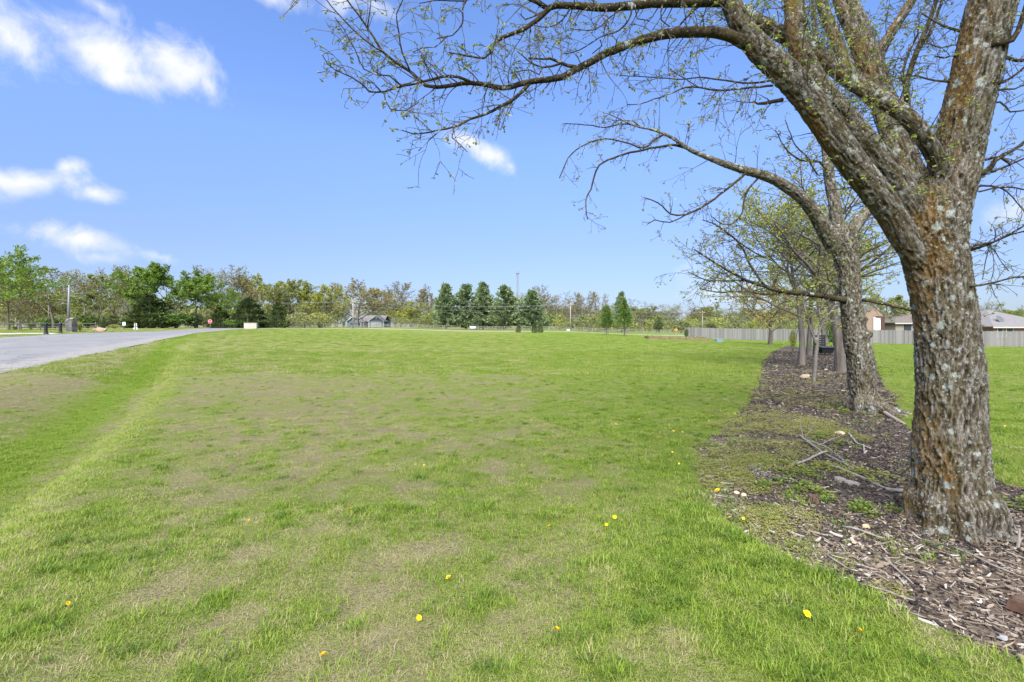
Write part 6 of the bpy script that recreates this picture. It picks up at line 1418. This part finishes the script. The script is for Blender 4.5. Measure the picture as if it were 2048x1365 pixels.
def log():
    x, y = unproject(2040, 1225); o = thing('wood_block', 'dark red brown split block of wood at the right edge of the mulch', 'wood block', (x, y, bz(x, y)+.02), .5); MB().box((0, 0, .02), (.15, .085, .055), 0, 0, .8).build('block', flat('red_wood', (.075,.04,.026), .9, .4, 20), o); MB().box((0, -.002, .05), (.10, .05, .02), 0, 0, .8).build('split_face', M_ROT, o)
log()
STK = [([(1440,1120),(1500,1155)], 0), ([(1655,1118),(1692,1140)], .008, 'short pale stick in the chips left of the trunk foot'), ([(1765,1125),(1800,1155),(1826,1176)], .008, 'long straight pale stick lying toward the lower edge of the bed'), ([(1905,1105),(1945,1125),(1985,1145),(2030,1163)], .007, 'long thin pale stick in front of the nearest trunk'), ([(1720,1170),(1780,1188),(1830,1203)], .006, 'thin stick along the lawn edge of the chips'), ([(1685,1062),(1720,1072),(1765,1088)], .010, 'grey brown flat stick left of the trunk foot'), ([(1760,1020),(1740,1035),(1700,1040)], .004, 'thin grey twig beside the green weed'), ([(1960,1190),(2010,1186),(2048,1184)], .007, 'dark brown stick near the red brown wood block')]
for e in STK[1:]:
    pts, r, lab = e; P, Rr = smooth_line(gpath([(a, b_, .012) for a, b_ in pts]), [r]*(len(pts)-1)+[r*.6], .05, .002); q = MB().tube(P, Rr, 6).build('stick', flat('stick_dark', (.09,.07,.05)) if 'dark' in lab else M_DEAD, None, True); tag(q, lab, 'stick', 'loose sticks on the mulch')
def bigchip(px, py, L_, w_, rz, c, lab, tilt=.1):
    x, y = unproject(px, py); rg = random.Random(px); vs = []; n = 5
    for i in range(n):
        k = i/(n-1); ww = w_*(.55+.45*math.sin(math.pi*(.15+.75*k)))*rg.uniform(.85, 1.1); xx = (k-.5)*L_; z = .008+.02*(k-.5)**2; vs += [(xx, -ww/2, z-.004), (xx, ww/2, z-.004), (xx, ww*.4, z+.006), (xx, -ww*.4, z+.006)]
    fs = [(i*4+a, i*4+4+a, i*4+4+(a+1) % 4, i*4+(a+1) % 4) for i in range(n-1) for a in range(4)]+[(0,1,2,3), (n*4-1, n*4-2, n*4-3, n*4-4)]
    q = MB().add(vs, fs).build('wood_chip', flat('chip_%d' % px, c, .9, .2, 40)); q.location = (x, y, bz(x, y)+.012); q.rotation_euler = (rg.uniform(-.2, .2), tilt, rz); tag(q, lab, 'wood chip')
bigchip(1706, 1098, .12, .035, 1.1, (.38,.30,.21), 'largest tan wood chip standing out left of the trunk foot'); bigchip(1473, 1068, .08, .025, -1.0, (.42,.39,.33), 'pale grey wood chip at the lawn edge of the bed'); bigchip(1672, 1080, .09, .018, -.9, (.40,.37,.33), 'grey splinter between the largest tan chip and the weeds'); bigchip(1735, 1120, .07, .02, 1.3, (.34,.31,.28), 'upright grey splinter below the largest tan chip', .5); bigchip(2005, 1280, .06, .035, .4, (.26,.26,.26), 'square pale grey chip near the lower right corner'); bigchip(1545, 1068, .06, .018, -.7, (.30,.28,.25), 'small grey chip right of the low weed patch')
x, y = unproject(2035, 1105); q = thing('dead_stalk', 'short upright pale stalk right of the nearest trunk foot', 'stalk', (x, y, bz(x, y))); MB().tube([(0, 0, -.02), (.01, 0, .06), (.015, 0, .15)], [.012, .01, .008], 6).build('stem', M_CUT, q); MB().tube([(.005, 0, .04), (.03, -.01, .09)], [.006, .004], 5).build('side_shoot', M_CUT, q)

# ------------------------------------------------------------------ dandelions
M_DAND = flat('dandelion_yellow', (.80,.56,.01), .7, .1, 40); M_STEM = flat('dandelion_stem', (.16,.20,.05))
def dandelion_mesh(seed):
    rg = random.Random(seed); mb = MB()
    for ring, (n, L_, up) in enumerate(((20, .022, .12), (18, .018, .45), (14, .013, .85), (8, .007, 1.3))):
        for i in range(n):
            a = 6.283*i/n+ring*.3+rg.uniform(-.08, .08); l = L_*rg.uniform(.85, 1.1); dx, dy = math.cos(a), math.sin(a); c, s_ = math.cos(up), math.sin(up); w_ = .0028
            mb.add([(-dy*w_*.4, dx*w_*.4, 0), (dy*w_*.4, -dx*w_*.4, 0), (dx*l*c+dy*w_, dy*l*c-dx*w_, l*s_+.001*ring), (dx*l*c-dy*w_, dy*l*c+dx*w_, l*s_+.001*ring)], [(0,1,2,3)])
    return mb.mesh('flower_head', [M_DAND])
DM = [dandelion_mesh(1), dandelion_mesh(2)]; SM = MB().tube([(0, 0, -.02), (.003, 0, .02), (0, 0, .05)], .0018, 5).mesh('stem', [M_STEM])
drg = random.Random(5)
def dandelion(px, py, lab, s=1.0, group='scattered dandelions'):
    s *= (.95 if py > 950 else .62)*drg.uniform(.85, 1.12)
    x, y = unproject(px, py); inb = float(poly_sdf(np.array([x]), np.array([y]), BED)[0]) < 0; o = thing('dandelion', lab, 'dandelion', (x, y, bz(x, y) if inb else gh(x, y)), drg.uniform(0, 6), group, (s, s, s))
    link('stem', SM, o); h = link('flower_head', drg.choice(DM), o, (0, 0, .05)); h.rotation_euler = (drg.uniform(.1, .5), drg.uniform(-.3, .3), 0)
    h.rotation_euler.x = .0
    h.rotation_euler = (drg.uniform(-.7, .7), drg.uniform(-.7, .7), 0)
for px, py, s, lab in ((1114, 1283, 1.15, 'largest dandelion at the bottom middle of the lawn'), (897, 1170, 1.0, 'dandelion left of and beyond the largest one'), (647, 1330, 1.1, 'dandelion nearest the bottom edge, left of the largest one'), (838, 1252, .85, 'half closed dandelion between the two lowest ones'), (136, 1217, .75, 'small dandelion near the left edge of the lawn'), (702, 1030, .8, 'dandelion alone in the middle of the dry lawn'), (497, 1050, .75, 'dandelion in the dry left lawn'), (848, 937, .9, 'dandelion beyond the lone one, toward the field'), (1099, 1069, .9, 'dandelion on the lush lawn straight ahead'), (1213, 1062, .8, 'lower one of a close pair on the lush lawn'), (1229, 1048, .8, 'upper one of a close pair on the lush lawn'), (1435, 990, 1.2, 'dandelion cluster head at the mulch edge'), (1450, 958, .9, 'dandelion by a grass clump in the bed edge'), (1460, 1040, .9, 'dandelion below the cluster head at the mulch edge'), (1487, 1042, .7, 'tiny dandelion right of the one at the mulch edge'), (1614, 1249, .9, 'left dandelion in the long grass below the bed'), (1720, 1279, .9, 'right dandelion in the long grass below the bed'), (1205, 916, .9, 'dandelion left of the bed edge in the far lush lawn'), (1111, 905, .9, 'dandelion straight ahead in the far lush lawn')):
    dandelion(px, py, lab, s)
FAR_D = sorted([(1340,862),(1347,868),(1356,861),(1365,870),(1345,910),(1352,914),(1358,931),(1232,854),(1278,843),(1338,855),(1380,855),(1425,835),(1470,826),(1482,838),(1418,845),(1390,845),(1500,800),(1535,795),(1795,825),(1803,823),(1075,858),(1240,880),(1320,880),(1450,830),(1500,745),(2010,855)])
ORD = 'first second third fourth fifth sixth seventh eighth ninth tenth eleventh twelfth thirteenth fourteenth fifteenth sixteenth seventeenth eighteenth nineteenth twentieth twenty-first twenty-second twenty-third twenty-fourth twenty-fifth last'.split()
for (px, py), w_ in zip(FAR_D, ORD): dandelion(px, py, 'tiny far dandelion beside the mulch bed, %s of its scatter from the left' % w_, 1.0, 'far dandelions beside the bed')
